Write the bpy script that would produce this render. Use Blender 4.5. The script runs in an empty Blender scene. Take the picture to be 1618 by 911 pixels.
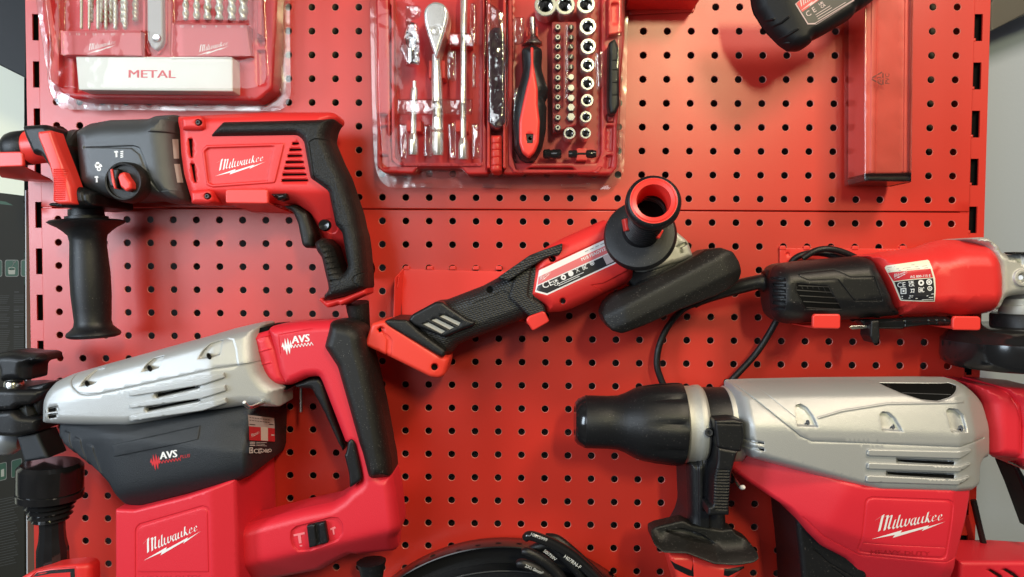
import bpy, bmesh, math, random
import numpy as np
from mathutils import Vector, Matrix
from mathutils.geometry import delaunay_2d_cdt
rng = random.Random(7)
SC = bpy.context.scene
COL = SC.collection

# ------------------------------------------------------------------ camera
F, CX, CY = 1155.0, 809.0, 455.5
def _rot(rx, ry, rz):
    cx, sx, cy, sy, cz, sz = math.cos(rx), math.sin(rx), math.cos(ry), math.sin(ry), math.cos(rz), math.sin(rz)
    return (np.array([[cz, -sz, 0], [sz, cz, 0], [0, 0, 1]]) @ np.array([[cy, 0, sy], [0, 1, 0], [-sy, 0, cy]])
            @ np.array([[1, 0, 0], [0, cx, -sx], [0, sx, cx]]))
RM = _rot(0.034665, 0.019122, 0.0071653)
CB = -RM.T @ np.array([-494.50, -304.29, 790.594])          # camera in board millimetres (x right, y down, z into the board)
cam_d = bpy.data.cameras.new("camera")
cam = bpy.data.objects.new("camera", cam_d); COL.objects.link(cam)
def _b2w(v): return Vector((v[0], v[2], -v[1]))
_r, _u, _f = _b2w(RM.T @ [1, 0, 0]), -_b2w(RM.T @ [0, 1, 0]), _b2w(RM.T @ [0, 0, 1])
M_ = Matrix.Identity(4)
for _i in range(3):
    M_[_i][0], M_[_i][1], M_[_i][2] = _r[_i], _u[_i], -_f[_i]
    M_[_i][3] = _b2w(CB / 1000)[_i]
cam.matrix_world = M_
cam_d.sensor_width = 36; cam_d.sensor_fit = 'HORIZONTAL'; cam_d.lens = 36 * F / 1618
cam_d.clip_start = 0.01; cam_d.clip_end = 60
SC.camera = cam

# ------------------------------------------------------------------ light of the shop: a window on the left, warm ceiling panels on the right
SC.view_settings.view_transform = 'Standard'; SC.view_settings.look = 'None'
SC.view_settings.exposure = EXPOSURE = 0.0; SC.view_settings.gamma = 1
wd = bpy.data.worlds.new("World"); SC.world = wd; wd.use_nodes = True
nt = wd.node_tree; nt.nodes.clear()
def N(t, ty, **k):
    n = t.nodes.new(ty)
    for a, b in k.items(): setattr(n, a, b)
    return n
_o = N(nt, 'ShaderNodeOutputWorld'); _b = N(nt, 'ShaderNodeBackground')
_tc = N(nt, 'ShaderNodeTexCoord'); _vo = N(nt, 'ShaderNodeTexNoise'); _vo.inputs['Scale'].default_value = 1.6
_cr = N(nt, 'ShaderNodeValToRGB')
_cr.color_ramp.elements[0].color = (.05, .05, .055, 1); _cr.color_ramp.elements[1].color = (1.3, 1.25, 1.2, 1)
_cr.color_ramp.elements[0].position = .35; _cr.color_ramp.elements[1].position = .7
nt.links.new(_tc.outputs['Generated'], _vo.inputs['Vector']); nt.links.new(_vo.outputs[0], _cr.inputs[0])
nt.links.new(_cr.outputs[0], _b.inputs[0]); _b.inputs[1].default_value = 0.13
nt.links.new(_b.outputs[0], _o.inputs[0])
BC = Vector((0.49, 0, -0.30))
def area(name, off, sx, sy, power, col, tgt=BC):
    l = bpy.data.lights.new(name, 'AREA'); l.shape = 'RECTANGLE'; l.size = sx; l.size_y = sy; l.energy = power; l.color = col
    o = bpy.data.objects.new(name, l); COL.objects.link(o); o.location = BC + Vector(off)
    o.rotation_euler = (tgt - o.location).to_track_quat('-Z', 'Y').to_euler()
    return o
area("window_light", (-1.45, -1.15, 0.25), 0.36, 0.85, 21, (0.74, 0.87, 1.0))
area("upper_window_light", (-1.05, -2.2, 0.50), 1.1, 1.1, 18, (0.90, 0.95, 1.0))
area("ceiling_panel_light", (0.75, -1.05, 1.05), 0.3, 0.3, 16, (1.0, 0.82, 0.64))
area("warm_spot_light", (0.60, -2.2, 0.93), 0.13, 0.34, 20, (1.0, 0.92, 0.50))

# ------------------------------------------------------------------ materials
def mat(name, col, rough=.5, metal=0, bump=0, bscale=300, spec=.5, coat=0, var=0, vscale=8, noise2=None):
    m = bpy.data.materials.new(name); m.use_nodes = True; t = m.node_tree; b = t.nodes['Principled BSDF']
    b.inputs['Base Color'].default_value = (*col, 1); b.inputs['Roughness'].default_value = rough; b.inputs['Metallic'].default_value = metal
    b.inputs['Specular IOR Level'].default_value = spec; b.inputs['Coat Weight'].default_value = coat; b.inputs['Coat Roughness'].default_value = .15
    tc = N(t, 'ShaderNodeTexCoord')
    if bump:
        n = N(t, 'ShaderNodeTexNoise'); n.inputs['Scale'].default_value = bscale; n.inputs['Detail'].default_value = 2
        bp = N(t, 'ShaderNodeBump'); bp.inputs['Strength'].default_value = bump; bp.inputs['Distance'].default_value = .0006
        t.links.new(tc.outputs['Object'], n.inputs['Vector']); t.links.new(n.outputs[0], bp.inputs['Height']); t.links.new(bp.outputs[0], b.inputs['Normal'])
    if var:
        n = N(t, 'ShaderNodeTexNoise'); n.inputs['Scale'].default_value = vscale; n.inputs['Detail'].default_value = 6
        mp = N(t, 'ShaderNodeMapRange'); mp.inputs[1].default_value = .3; mp.inputs[2].default_value = .7
        mp.inputs[3].default_value = max(.02, rough - var); mp.inputs[4].default_value = rough + var
        t.links.new(tc.outputs['Object'], n.inputs['Vector']); t.links.new(n.outputs[0], mp.inputs[0]); t.links.new(mp.outputs[0], b.inputs['Roughness'])
    return m
def dusty(m, amount=.5, col=(.5, .45, .42), scale=900, thr=.74):
    t = m.node_tree; b = t.nodes['Principled BSDF']; tc = N(t, 'ShaderNodeTexCoord')
    n = N(t, 'ShaderNodeTexNoise'); n.inputs['Scale'].default_value = scale; n.inputs['Detail'].default_value = 1
    r = N(t, 'ShaderNodeMapRange'); r.inputs[1].default_value = thr; r.inputs[2].default_value = thr + .04; r.inputs[4].default_value = amount
    mx = N(t, 'ShaderNodeMix', data_type='RGBA'); mx.inputs[6].default_value = b.inputs['Base Color'].default_value; mx.inputs[7].default_value = (*col, 1)
    t.links.new(tc.outputs['Object'], n.inputs['Vector']); t.links.new(n.outputs[0], r.inputs[0]); t.links.new(r.outputs[0], mx.inputs[0]); t.links.new(mx.outputs[2], b.inputs['Base Color'])
    return m
def clear(name, tint=(1, 1, 1), rough=.04, mul=1.0, base=.03, bump=.3, bscale=25):
    m = bpy.data.materials.new(name); m.use_nodes = True; t = m.node_tree; t.nodes.clear()
    o = N(t, 'ShaderNodeOutputMaterial'); tr = N(t, 'ShaderNodeBsdfTransparent'); gl = N(t, 'ShaderNodeBsdfGlossy'); mx = N(t, 'ShaderNodeMixShader')
    tr.inputs[0].default_value = (*tint, 1); gl.inputs['Roughness'].default_value = rough
    fr = N(t, 'ShaderNodeFresnel'); fr.inputs[0].default_value = 1.5
    ma = N(t, 'ShaderNodeMath', operation='MULTIPLY_ADD'); ma.inputs[1].default_value = mul; ma.inputs[2].default_value = base; ma.use_clamp = True
    tc = N(t, 'ShaderNodeTexCoord'); n = N(t, 'ShaderNodeTexNoise'); n.inputs['Scale'].default_value = bscale
    bp = N(t, 'ShaderNodeBump'); bp.inputs['Strength'].default_value = bump; bp.inputs['Distance'].default_value = .004
    t.links.new(tc.outputs['Object'], n.inputs['Vector']); t.links.new(n.outputs[0], bp.inputs['Height']); t.links.new(bp.outputs[0], gl.inputs['Normal'])
    t.links.new(bp.outputs[0], fr.inputs['Normal'])
    t.links.new(fr.outputs[0], ma.inputs[0]); t.links.new(ma.outputs[0], mx.inputs[0]); t.links.new(tr.outputs[0], mx.inputs[1]); t.links.new(gl.outputs[0], mx.inputs[2]); t.links.new(mx.outputs[0], o.inputs[0])
    return m
PEG = mat('peg_red', (.56, .027, .015), .36, spec=.72, bump=.13, bscale=650, var=.05, vscale=5)
PEGEDGE = mat('hole_edge', (.62, .22, .18), .4)  # thin-coated rim, made paler so the caught light is in the colour
RED = mat('tool_red', (.72, .030, .028), .42, bump=.25, bscale=1400)
CRIM = mat('tool_crimson', (.70, .022, .040), .45, bump=.3, bscale=1300)
ORED = mat('battery_red', (.78, .050, .030), .42, bump=.2, bscale=1400)
HOOK = mat('hook_red', (.78, .045, .035), .35)
BLK = dusty(mat('black_plastic', (.008, .0085, .010), .40, bump=.35, bscale=1500, spec=.4), .25, thr=.72)
RUB = dusty(mat('black_rubber', (.007, .007, .007), .5, bump=1.5, bscale=800, spec=.42), .3)
SOFT = dusty(mat('soft_black', (.008, .0078, .0072), .45, spec=.42, bump=.5, bscale=1800), .3, thr=.70)
CLEARP = clear('clear_pocket', mul=1.6, base=.13, bump=.9, bscale=45, rough=.10)
SHINY = mat('gloss_black', (.012, .012, .013), .14)
VOID = mat('void_black', (.004, .004, .004), .9, spec=.1)  # flat black that paints the dark inside slots, holes and gaps
GUN = mat('gear_housing_metal', (.080, .085, .090), .40, metal=.45, bump=.4, bscale=2200)
BOOT = mat('boot_grey', (.014, .017, .022), .52, bump=.6, bscale=1600)
SILV = mat('silver_paint', (.46, .47, .47), .42, metal=.42, bump=.35, bscale=1800)
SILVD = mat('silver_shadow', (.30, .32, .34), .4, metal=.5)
ALU = mat('cast_aluminium', (.50, .50, .47), .45, metal=.5, bump=.5, bscale=1500)
STEEL = mat('steel', (.62, .62, .60), .28, metal=1, var=.08, vscale=60)
CHROME = mat('chrome', (.86, .86, .86), .09, metal=1)
WHITE = mat('print_white', (.80, .78, .78), .5)
PWHITE = mat('print_white_bright', (.85, .85, .85), .4)
LRED = mat('print_red', (.62, .035, .045), .4)
LBLK = mat('print_black', (.018, .018, .022), .4)
PINK = mat('card_red', (.60, .09, .10), .5)
CASER = mat('case_red', (.62, .035, .040), .33)
CLEAR = clear('clear_blister', mul=.6, base=.015, rough=.06)
CLEARR = clear('clear_blister_rim', mul=1.0, base=.035, bump=.4, bscale=30, rough=.12)

# ------------------------------------------------------------------ geometry helpers (millimetres on and above the board)
def W(px, py, h=0.0):
    """the point of the plane h mm in front of the board seen at photo pixel px, py -> x, z in mm"""
    d = RM.T @ np.array([(px - CX) / F, (py - CY) / F, 1.0]); s = (-h - CB[2]) / d[2]; P = CB + s * d
    return (P[0], -P[1])
def PXM(h): return (-h - CB[2]) / F          # mm per pixel at height h
def q(x0, y0, s, pts): return [(x0 + p[0] / s, y0 + p[1] / s, *p[2:]) for p in pts]
def link(name, me, parent=None):
    o = bpy.data.objects.new(name, me); COL.objects.link(o)
    if parent is not None: o.parent = parent; o.matrix_parent_inverse = parent.matrix_world.inverted()
    return o
def thing(name, label, cat, at, h=0, group=None):
    o = bpy.data.objects.new(name, None); COL.objects.link(o); o.empty_display_size = .02
    x, z = W(at[0], at[1], h); o.matrix_world = Matrix.Translation((x / 1000, -h / 1000, z / 1000))
    return tag(o, label, cat, group)
def tag(o, label, cat, group=None):
    o['label'] = label; o['category'] = cat
    if group: o['group'] = group
    return o
def mesh(name, verts, faces, mats, parent=None, midx=None, smooth=True, sharp=50):
    me = bpy.data.meshes.new(name); me.from_pydata([(v[0] / 1000, v[1] / 1000, v[2] / 1000) for v in verts], [], faces)
    for m in (mats if isinstance(mats, (list, tuple)) else [mats]): me.materials.append(m)
    if midx is not None: me.polygons.foreach_set('material_index', midx)
    if smooth:
        me.polygons.foreach_set('use_smooth', [True] * len(me.polygons))
        me.set_sharp_from_angle(angle=math.radians(sharp))
    me.update()
    return link(name, me, parent)
def fillet(pts, rc):
    if rc <= 0: return [p[:2] for p in pts]
    out = []; n = len(pts)
    for i in range(n):
        a, b, c = np.array(pts[i - 1][:2]), np.array(pts[i][:2]), np.array(pts[(i + 1) % n][:2])
        la, lc = np.linalg.norm(a - b), np.linalg.norm(c - b)
        if la < 1e-6 or lc < 1e-6: continue
        r = min(rc, la * .45, lc * .45)
        cosang = np.dot((a - b) / la, (c - b) / lc)
        if cosang < -.985: out.append(tuple(b)); continue
        p, s = b + (a - b) / la * r, b + (c - b) / lc * r
        for t in (0, .25, .5, .75, 1):
            out.append(tuple((1 - t) ** 2 * p + 2 * t * (1 - t) * b + t * t * s))
    return out
def orient(P):
    P = np.array(P, float); a = 0.5 * np.sum(P[:, 0] * np.roll(P[:, 1], -1) - np.roll(P[:, 0], -1) * P[:, 1])
    return P if a > 0 else P[::-1].copy()
def segdist(P, A, B):
    """distance of points P (n,2) to the nearest of segments A-B (m,2)"""
    A = np.asarray(A); B = np.asarray(B); d = B - A; L = np.maximum((d * d).sum(1), 1e-12); out = np.empty(len(P)); st = max(1, 400000 // len(A))
    for i in range(0, len(P), st):
        x = P[i:i + st, 0, None] - A[:, 0]; y = P[i:i + st, 1, None] - A[:, 1]
        t = np.minimum(np.maximum((x * d[:, 0] + y * d[:, 1]) / L, 0), 1); x -= t * d[:, 0]; y -= t * d[:, 1]
        out[i:i + st] = np.sqrt((x * x + y * y).min(1))
    return out
def inside(P, poly):
    poly = np.asarray(poly); p1 = np.roll(poly, 1, 0); x1, y1, x2, y2 = p1[:, 0], p1[:, 1], poly[:, 0], poly[:, 1]
    dy = np.where(y2 == y1, 1e-12, y2 - y1); out = np.empty(len(P), bool); st = max(1, 400000 // len(poly))
    for i in range(0, len(P), st):
        x, y = P[i:i + st, 0, None], P[i:i + st, 1, None]
        out[i:i + st] = (((y1 > y) != (y2 > y)) & (x < (x2 - x1) * (y - y1) / dy + x1)).sum(1) % 2 == 1
    return out
def sdist(P, poly):
    poly = np.asarray(poly); d = segdist(P, poly, np.roll(poly, -1, 0)); return np.where(inside(P, poly), d, -d)
class Surf:
    """height above the board of a moulded front: edge rounding, sloping facets, round axes, recesses"""
    def __init__(s, poly, hf, rx, rz, planes, cyls, cuts, edge=True):
        s.poly, s.hf, s.rx, s.rz, s.edge = poly, hf, rx, rz, edge
        s.planes = []
        for (x1, y1, x2, y2, px, py, slope, *w) in planes:
            a, b, c = np.array(W(x1, y1, hf)), np.array(W(x2, y2, hf)), np.array(W(px, py, hf))
            n = np.array([-(b - a)[1], (b - a)[0]]); n /= np.linalg.norm(n)
            if (c - a) @ n < 0: n = -n
            s.planes.append((a, n, slope, w[0] if w else 2.0))
        s.cyls = []
        for (x1, y1, x2, y2, r1, r2, hc) in cyls:
            s.cyls.append((np.array(W(x1, y1, hf)), np.array(W(x2, y2, hf)), r1, r2, hc))
        s.cuts = []
        cc_ = [(orient(on_many(s, np.array([p[:2] for p in c[0]], float))[0] if len(c) > 3 and c[3] == 's' else [W(*p[:2], c[3] if len(c) > 3 else hf) for p in c[0]]), c[1], c[2]) for c in cuts]
        s.cuts = cc_
    def __call__(s, P, clampd=None):
        P = np.atleast_2d(np.asarray(P, float)); h = np.full(len(P), float(s.hf))
        for a, n, sl, w in s.planes:
            d = (P - a) @ n; h -= sl * (np.sqrt(d * d + w * w) + d) / 2
        for a, b, r1, r2, hc in s.cyls:
            e = b - a; L = np.linalg.norm(e); e = e / L; t = np.clip(((P - a) @ e) / L, 0, 1)
            d = np.abs((P - a) @ np.array([-e[1], e[0]])); R = r1 + (r2 - r1) * t
            hh = hc + np.sqrt(np.maximum(R * R - d * d, 0)); h = np.minimum(h, hh)
        if s.edge and s.rx > 0:
            d = np.abs(sdist(P, s.poly)) if clampd is None else clampd
            u = 1 - np.clip(d / s.rx, 0, 1); h -= s.rz * (1 - np.sqrt(np.maximum(1 - u * u, 0)))
        for poly, dep, soft in s.cuts:
            bb0, bb1 = poly.min(0) - soft, poly.max(0) + soft
            m = np.all((P > bb0) & (P < bb1), axis=1)
            if not m.any(): continue
            d = sdist(P[m], poly); t = np.clip((d + soft / 2) / soft, 0, 1); h[m] -= dep * t * t * (3 - 2 * t)
        return h
SURF = {}
def relief(name, parent, mt, outline, hf, hb=3.0, rx=4.0, rz=None, mp='f', g=4.0, planes=(), cyls=(), cuts=(), rc=4.0, holes=(), sharp=50, fn=None, rings=True):
    rz = rx if rz is None else rz
    P = np.array(fillet(outline, rc), float); P = np.array([p for i, p in enumerate(P) if np.linalg.norm(p - P[i - 1]) > .05])
    P = orient(P)                                       # in pixels, y down
    tan = np.roll(P, -1, 0) - np.roll(P, 1, 0); nrm = np.stack([tan[:, 1], -tan[:, 0]], 1); nrm /= np.maximum(np.linalg.norm(nrm, axis=1)[:, None], 1e-9)
    rad = P - np.array([CX, CY]); rl = np.linalg.norm(rad, axis=1)[:, None]; rad = rad / np.maximum(rl, 1)
    dt = (nrm * rad).sum(1)
    if mp == 'a':
        t = np.clip(.5 + dt * 1.5, 0, 1); hm = hb + (hf - rz * .6 - hb) * t
    elif mp == 'f': hm = np.full(len(P), hf - rz * .4)
    else: hm = np.full(len(P), float(mp))
    Q = orient([W(p[0], p[1], h) for p, h in zip(P, hm)])
    out = []
    for i in range(len(Q)):                             # resample
        a, b = Q[i], Q[(i + 1) % len(Q)]; k = max(1, int(math.ceil(np.linalg.norm(b - a) / g)))
        out += [a + (b - a) * j / k for j in range(k)]
    Q = np.array(out); n = len(Q)
    S = Surf(Q, hf, rx, rz, planes, cyls, cuts)
    A, B = Q, np.roll(Q, -1, 0)
    pts = [Q]; 
    lo, hi = Q.min(0), Q.max(0)
    gx = np.arange(lo[0], hi[0] + g, g); gy = np.arange(lo[1], hi[1] + g, g * .866)
    G = np.array([(x + (g / 2 if j % 2 else 0), y) for j, y in enumerate(gy) for x in gx])
    G = G[inside(G, Q)]
    keep = []
    if len(G):
        d = segdist(G, A, B); G = G[d > max(g * .5, min(rx, g * 1.2))]
    ring = []
    if rx > 0 and rings:
        e = B - A; el = np.linalg.norm(e, axis=1)[:, None]; nn = np.stack([-e[:, 1], e[:, 0]], 1) / np.maximum(el, 1e-9)
        nv = nn + np.roll(nn, 1, 0); nv /= np.maximum(np.linalg.norm(nv, axis=1)[:, None], 1e-9)
        for f in ((.06, .22, .5, 1.0) if rx > 1.2 else (.3, 1.0)):
            R = Q + nv * rx * f; R = R[inside(R, Q)]
            if len(R):
                dd = segdist(R, A, B); R = R[np.abs(dd - rx * f) < rx * f * .25 + .02]
                ring.append(R)
    loops = []
    for poly, dep, soft in S.cuts:
        pp = []
        for i in range(len(poly)):
            a, b = poly[i], poly[(i + 1) % len(poly)]; L_ = np.linalg.norm(b - a)
            if L_ < .08: continue
            k = max(1, int(math.ceil(L_ / 3.0))); pp += [a + (b - a) * j / k for j in range(k)]
        pp = np.array(pp)
        if len(pp) < 3: continue
        e = np.roll(pp, -1, 0) - pp; e /= np.linalg.norm(e, axis=1)[:, None]; n1 = np.stack([-e[:, 1], e[:, 0]], 1); n0 = np.roll(n1, 1, 0)
        bs = n0 + n1; bl = np.maximum((bs * bs).sum(1), .6)[:, None]; bs = bs / bl * 2
        for o in (-soft * .5, 0, soft * .5): loops.append(pp + bs * o)
        if len(G): G = G[np.abs(sdist(G, pp)) > soft * .5 + .5]
    HQ = [orient([W(*p[:2], hf) for p in fillet(hp, rc * .5)]) for hp in holes]
    allp = list(Q); edges = [(i, (i + 1) % n) for i in range(n)]; hidx = []
    for H in HQ:
        s0 = len(allp); m = len(H); allp += list(H); edges += [(s0 + i, s0 + (i + 1) % m) for i in range(m)]; hidx.append(range(s0, s0 + m))
    extra = np.vstack([x for x in (G, *ring) if len(x)]) if (len(G) or any(len(r_) for r_ in ring)) else np.zeros((0, 2))
    if len(extra):                                      # thin out near duplicates
        key = {}; 
        mind = .18
        for p in extra[::-1]: key[(round(p[0] / mind), round(p[1] / mind))] = p
        extra = np.array(list(key.values()))
        for H in HQ: extra = extra[~inside(extra, H)]
        allp += list(extra)
    for lp in loops:
        s0 = len(allp); m = len(lp); allp += list(lp); edges += [(s0 + i, s0 + (i + 1) % m) for i in range(m)]
    V, E, Fc, ov, oe, of = delaunay_2d_cdt([Vector(p) for p in allp], edges, [], 1, 2e-3)
    V = np.array([(v.x, v.y) for v in V])
    if loops:
        cen = np.array([V[list(f)].mean(0) for f in Fc]); ok = inside(cen, Q); Fc = [f for f, k_ in zip(Fc, ok) if k_]
    if HQ:
        Fc = [f for f in Fc if not any(inside(np.array([V[list(f)].mean(0)]), H)[0] for H in HQ)]
    def SF(X): return S(X) + (fn(X) if fn is not None else 0)
    Hh = SF(V); nv = len(V); ep = .06
    gx_ = (SF(V + [ep, 0]) - SF(V - [ep, 0])) / (2 * ep); gz_ = (SF(V + [0, ep]) - SF(V - [0, ep])) / (2 * ep)
    NT = np.stack([-gx_, -np.ones(nv), -gz_], 1); NT /= np.linalg.norm(NT, axis=1)[:, None]
    verts = [(v[0], -h, v[1]) for v, h in zip(V, Hh)] + [(v[0], -hb, v[1]) for v in V]
    norms = [tuple(n_) for n_ in NT] + [(0, 1, 0)] * nv
    faces = []; cnt = {}
    for f in Fc:
        f = list(f); a, b, c = V[f[0]], V[f[1]], V[f[2]]
        if (b[0] - a[0]) * (c[1] - a[1]) - (b[1] - a[1]) * (c[0] - a[0]) < 0: f = f[::-1]
        faces.append(tuple(f)); faces.append(tuple(i + nv for i in f[::-1]))
        for i in range(len(f)):
            k = (f[i], f[(i + 1) % len(f)])
            if (k[1], k[0]) in cnt: del cnt[(k[1], k[0])]
            else: cnt[k] = 1
    # side walls on their own vertices, with their own normals; the rounded lip joins them smoothly
    wn = {}
    for (a, b) in cnt:
        e = V[b] - V[a]; n2 = np.array([e[1], -e[0]]); n2 = n2 / max(np.linalg.norm(n2), 1e-9)
        wn.setdefault(a, []).append(n2); wn.setdefault(b, []).append(n2)
    idx = {}
    def wv(i, n2):
        L_ = wn[i]; m = sum(L_); m = m / max(np.linalg.norm(m), 1e-9); nn = m if m @ n2 > .85 else n2
        key = (i, round(nn[0], 2), round(nn[1], 2))
        if key not in idx:
            idx[key] = len(verts)
            verts.append((V[i][0], -Hh[i], V[i][1])); verts.append((V[i][0], -hb, V[i][1])); norms.extend([(nn[0], 0, nn[1])] * 2)
            if rx > 1.2: norms[i] = (nn[0] * .97, -.24, nn[1] * .97)
        return idx[key]
    for (a, b) in cnt:
        e = V[b] - V[a]; n2 = np.array([e[1], -e[0]]); n2 = n2 / max(np.linalg.norm(n2), 1e-9)
        ia, ib = wv(a, n2), wv(b, n2); faces.append((ib, ia, ia + 1, ib + 1))
    o = mesh(name, verts, faces, mt, parent, sharp=180)
    o.data.normals_split_custom_set_from_vertices(norms)
    SURF[o.name] = S
    return o
def flat(h):
    class _F:
        hf = h
        def __call__(s, P, **k): return np.full(len(np.atleast_2d(P)), float(h))
    return _F()
def on(S, px, py):
    h = S.hf
    for _ in range(3):
        x, z = W(px, py, h); h = float(S(np.array([[x, z]]))[0])
    x, z = W(px, py, h); return x, z, h
def W_many(P, h):
    h = np.broadcast_to(h, len(P)); D = np.stack([(P[:, 0] - CX) / F, (P[:, 1] - CY) / F, np.ones(len(P))], 1) @ RM
    t = (-h - CB[2]) / D[:, 2]; Q = CB + t[:, None] * D; return np.stack([Q[:, 0], -Q[:, 1]], 1)
def on_many(S, P):
    h = np.full(len(P), float(S.hf))
    for _ in range(9): h = .4 * h + .6 * S(W_many(P, h))
    return W_many(P, h), h
# ---- printed matter lying on a surface
LOGO_STROKES = [([(352, 436), (332, 500), (288, 695)], 38), ([(228, 522), (350, 438)], 24), ([(318, 500), (412, 448), (424, 452), (372, 684)], 33), ([(392, 520), (474, 444), (488, 452), (438, 632), (452, 660), (474, 640)], 28),
    ([(546, 512), (508, 632), (520, 658), (548, 628)], 24), ([(538, 482), (550, 474)], 26), ([(618, 436), (572, 600), (572, 622), (584, 644), (612, 612)], 24),
    ([(652, 500), (628, 606), (648, 632), (700, 585), (720, 500), (698, 592), (716, 616), (764, 560), (776, 492)], 22),
    ([(866, 480), (826, 494), (794, 556), (806, 602), (850, 562)], 22), ([(876, 478), (850, 570), (866, 594), (896, 566)], 23),
    ([(930, 470), (902, 556), (918, 578), (968, 538)], 23), ([(994, 458), (970, 542), (986, 562), (1014, 538)], 23),
    ([(1074, 388), (1030, 552)], 26), ([(1046, 492), (1118, 434)], 12), ([(1062, 486), (1078, 540), (1092, 548), (1120, 524)], 20),
    ([(1146, 500), (1196, 462), (1190, 434), (1158, 450), (1134, 508), (1146, 536), (1210, 506)], 16), ([(1246, 486), (1290, 450), (1284, 422), (1252, 440), (1232, 492), (1244, 520), (1306, 490)], 16)]
LOGO_BOLT = [(165, 827), (655, 680), (628, 722), (1090, 597), (1060, 628), (1348, 538), (968, 692), (1006, 652), (505, 803), (540, 755)]
class Print:
    def __init__(s, S): s.S, s.v, s.f, s.m, s.mats, s.n = S, [], [], [], [], 0
    def _mi(s, m):
        if m not in s.mats: s.mats.append(m)
        return s.mats.index(m)
    def raw(s, pts, faces, m, lift):
        b = len(s.v)
        if len(pts) == 0: return
        X, h = on_many(s.S, np.array([p[:2] for p in pts], float))
        s.v.extend([(x, -(hh + lift), z) for (x, z), hh in zip(X, h)])
        for f in faces: s.f.append(tuple(b + i for i in f)); s.m.append(s._mi(m))
    def poly(s, pts, m, lift=.2, g=None):
        P = np.array([p[:2] for p in pts], float)
        if g:
            o = []
            for i in range(len(P)):
                a, b = P[i], P[(i + 1) % len(P)]; k = max(1, int(np.linalg.norm(b - a) / g)); o += [a + (b - a) * j / k for j in range(k)]
            P = np.array(o); lo, hi = P.min(0), P.max(0)
            G = np.array([(x, y) for x in np.arange(lo[0] + g / 2, hi[0], g) for y in np.arange(lo[1] + g / 2, hi[1], g)])
            n = len(P)
            if len(G): G = G[sdist(G, P) > g * .3]
            allp = list(P) + list(G)
        else: n = len(P); allp = list(P)
        V, E, Fc, *_ = delaunay_2d_cdt([Vector(p) for p in allp], [(i, (i + 1) % n) for i in range(n)], [], 1, 1e-4)
        s.raw([(v.x, v.y) for v in V], Fc, m, lift)
    def stroke(s, pts, m, w=1.5, lift=.25, nib=None):
        P = np.array(pts, float)
        for i in range(len(P) - 1):
            a, b = P[i], P[i + 1]; d = b - a; L = np.linalg.norm(d)
            if L < 1e-6: continue
            nv = np.array([-d[1], d[0]]) / L * w / 2 if nib is None else np.array(nib) * w / 2
            e = d / L * (w * .12 if nib is None else 0)
            s.raw([a - nv - e, a + nv - e, b + nv + e, b - nv + e], [(0, 1, 2, 3)], m, lift + .004 * (i % 3))
    def circle(s, c, r, m, lift=.2, r2=0, n=20, ar=1):
        o = [(c[0] + r * math.cos(t), c[1] + ar * r * math.sin(t)) for t in [2 * math.pi * i / n for i in range(n)]]
        if r2 <= 0: s.raw(o, [tuple(range(n))], m, lift)
        else:
            k = [(c[0] + r2 * math.cos(t), c[1] + ar * r2 * math.sin(t)) for t in [2 * math.pi * i / n for i in range(n)]]
            s.raw(o + k, [(i, (i + 1) % n, n + (i + 1) % n, n + i) for i in range(n)], m, lift)
    def dense(s, g=3.0):
        s.g0 = g; return s
    def text(s, txt, org, size, ang, m, lift=.25, bold=0.0, shear=0.0, sx=1.0, align='LEFT'):
        """size in px, ang in degrees (positive rises to the right)"""
        c = bpy.data.curves.new('t', 'FONT'); c.body = txt; c.size = 1; c.resolution_u = 2; c.align_x = align
        o = bpy.data.objects.new('t', c); COL.objects.link(o)
        dg = bpy.context.evaluated_depsgraph_get(); me = o.evaluated_get(dg).to_mesh()
        ca, sa = math.cos(math.radians(ang)), math.sin(math.radians(ang)); pts = []
        for v in me.vertices:
            x, y = (v.co.x + shear * v.co.y) * size * sx, v.co.y * size
            pts.append((org[0] + ca * x - sa * y, org[1] - (sa * x + ca * y)))
        fs_ = [tuple(p.vertices) for p in me.polygons]
        for k_ in ((0,) if bold <= 0 else (-1, 0, 1)): s.raw([(x_ + k_ * bold * size * ca, y_ - k_ * bold * size * sa) for x_, y_ in pts], fs_, m, lift + .004 * k_)
        o.evaluated_get(dg).to_mesh_clear(); bpy.data.objects.remove(o); bpy.data.curves.remove(c)
    def logo(s, a, b, m, lift=.3, tall=1.0):
        """a, b: the two ends of the lightning bolt in px"""
        a0, b0 = np.array([165., 827.]), np.array([1348., 538.]); a, b = np.array(a, float), np.array(b, float)
        k = complex(*(b - a)) / complex(*(b0 - a0))
        def T(p):
            w = complex(p[0] - a0[0], (p[1] - a0[1])) * k; return (a[0] + w.real, a[1] + w.imag)
        s.poly([T(p) for p in LOGO_BOLT], m, lift)
        sc = abs(k); ph = math.atan2(k.imag, k.real)
        for j, (st, w) in enumerate(LOGO_STROKES):
            na = -math.radians(32) + ph
            s.stroke([T(p) for p in st], m, w * sc * 1.32, lift + .006 * (j % 5), nib=(math.cos(na), math.sin(na)))
    def build(s, name, parent):
        vs = s.v; fs = s.f
        out = []
        for f in fs:                                    # all facing the room
            a, b, c = (np.array(vs[f[i]]) for i in (0, 1, 2)); nn = np.cross(b - a, c - a)
            out.append(f if nn[1] < 0 else f[::-1])
        o = mesh(name, vs, out, s.mats, parent, s.m, smooth=False)
        s.v, s.f, s.m, s.mats = [], [], [], []
        return o
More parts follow.
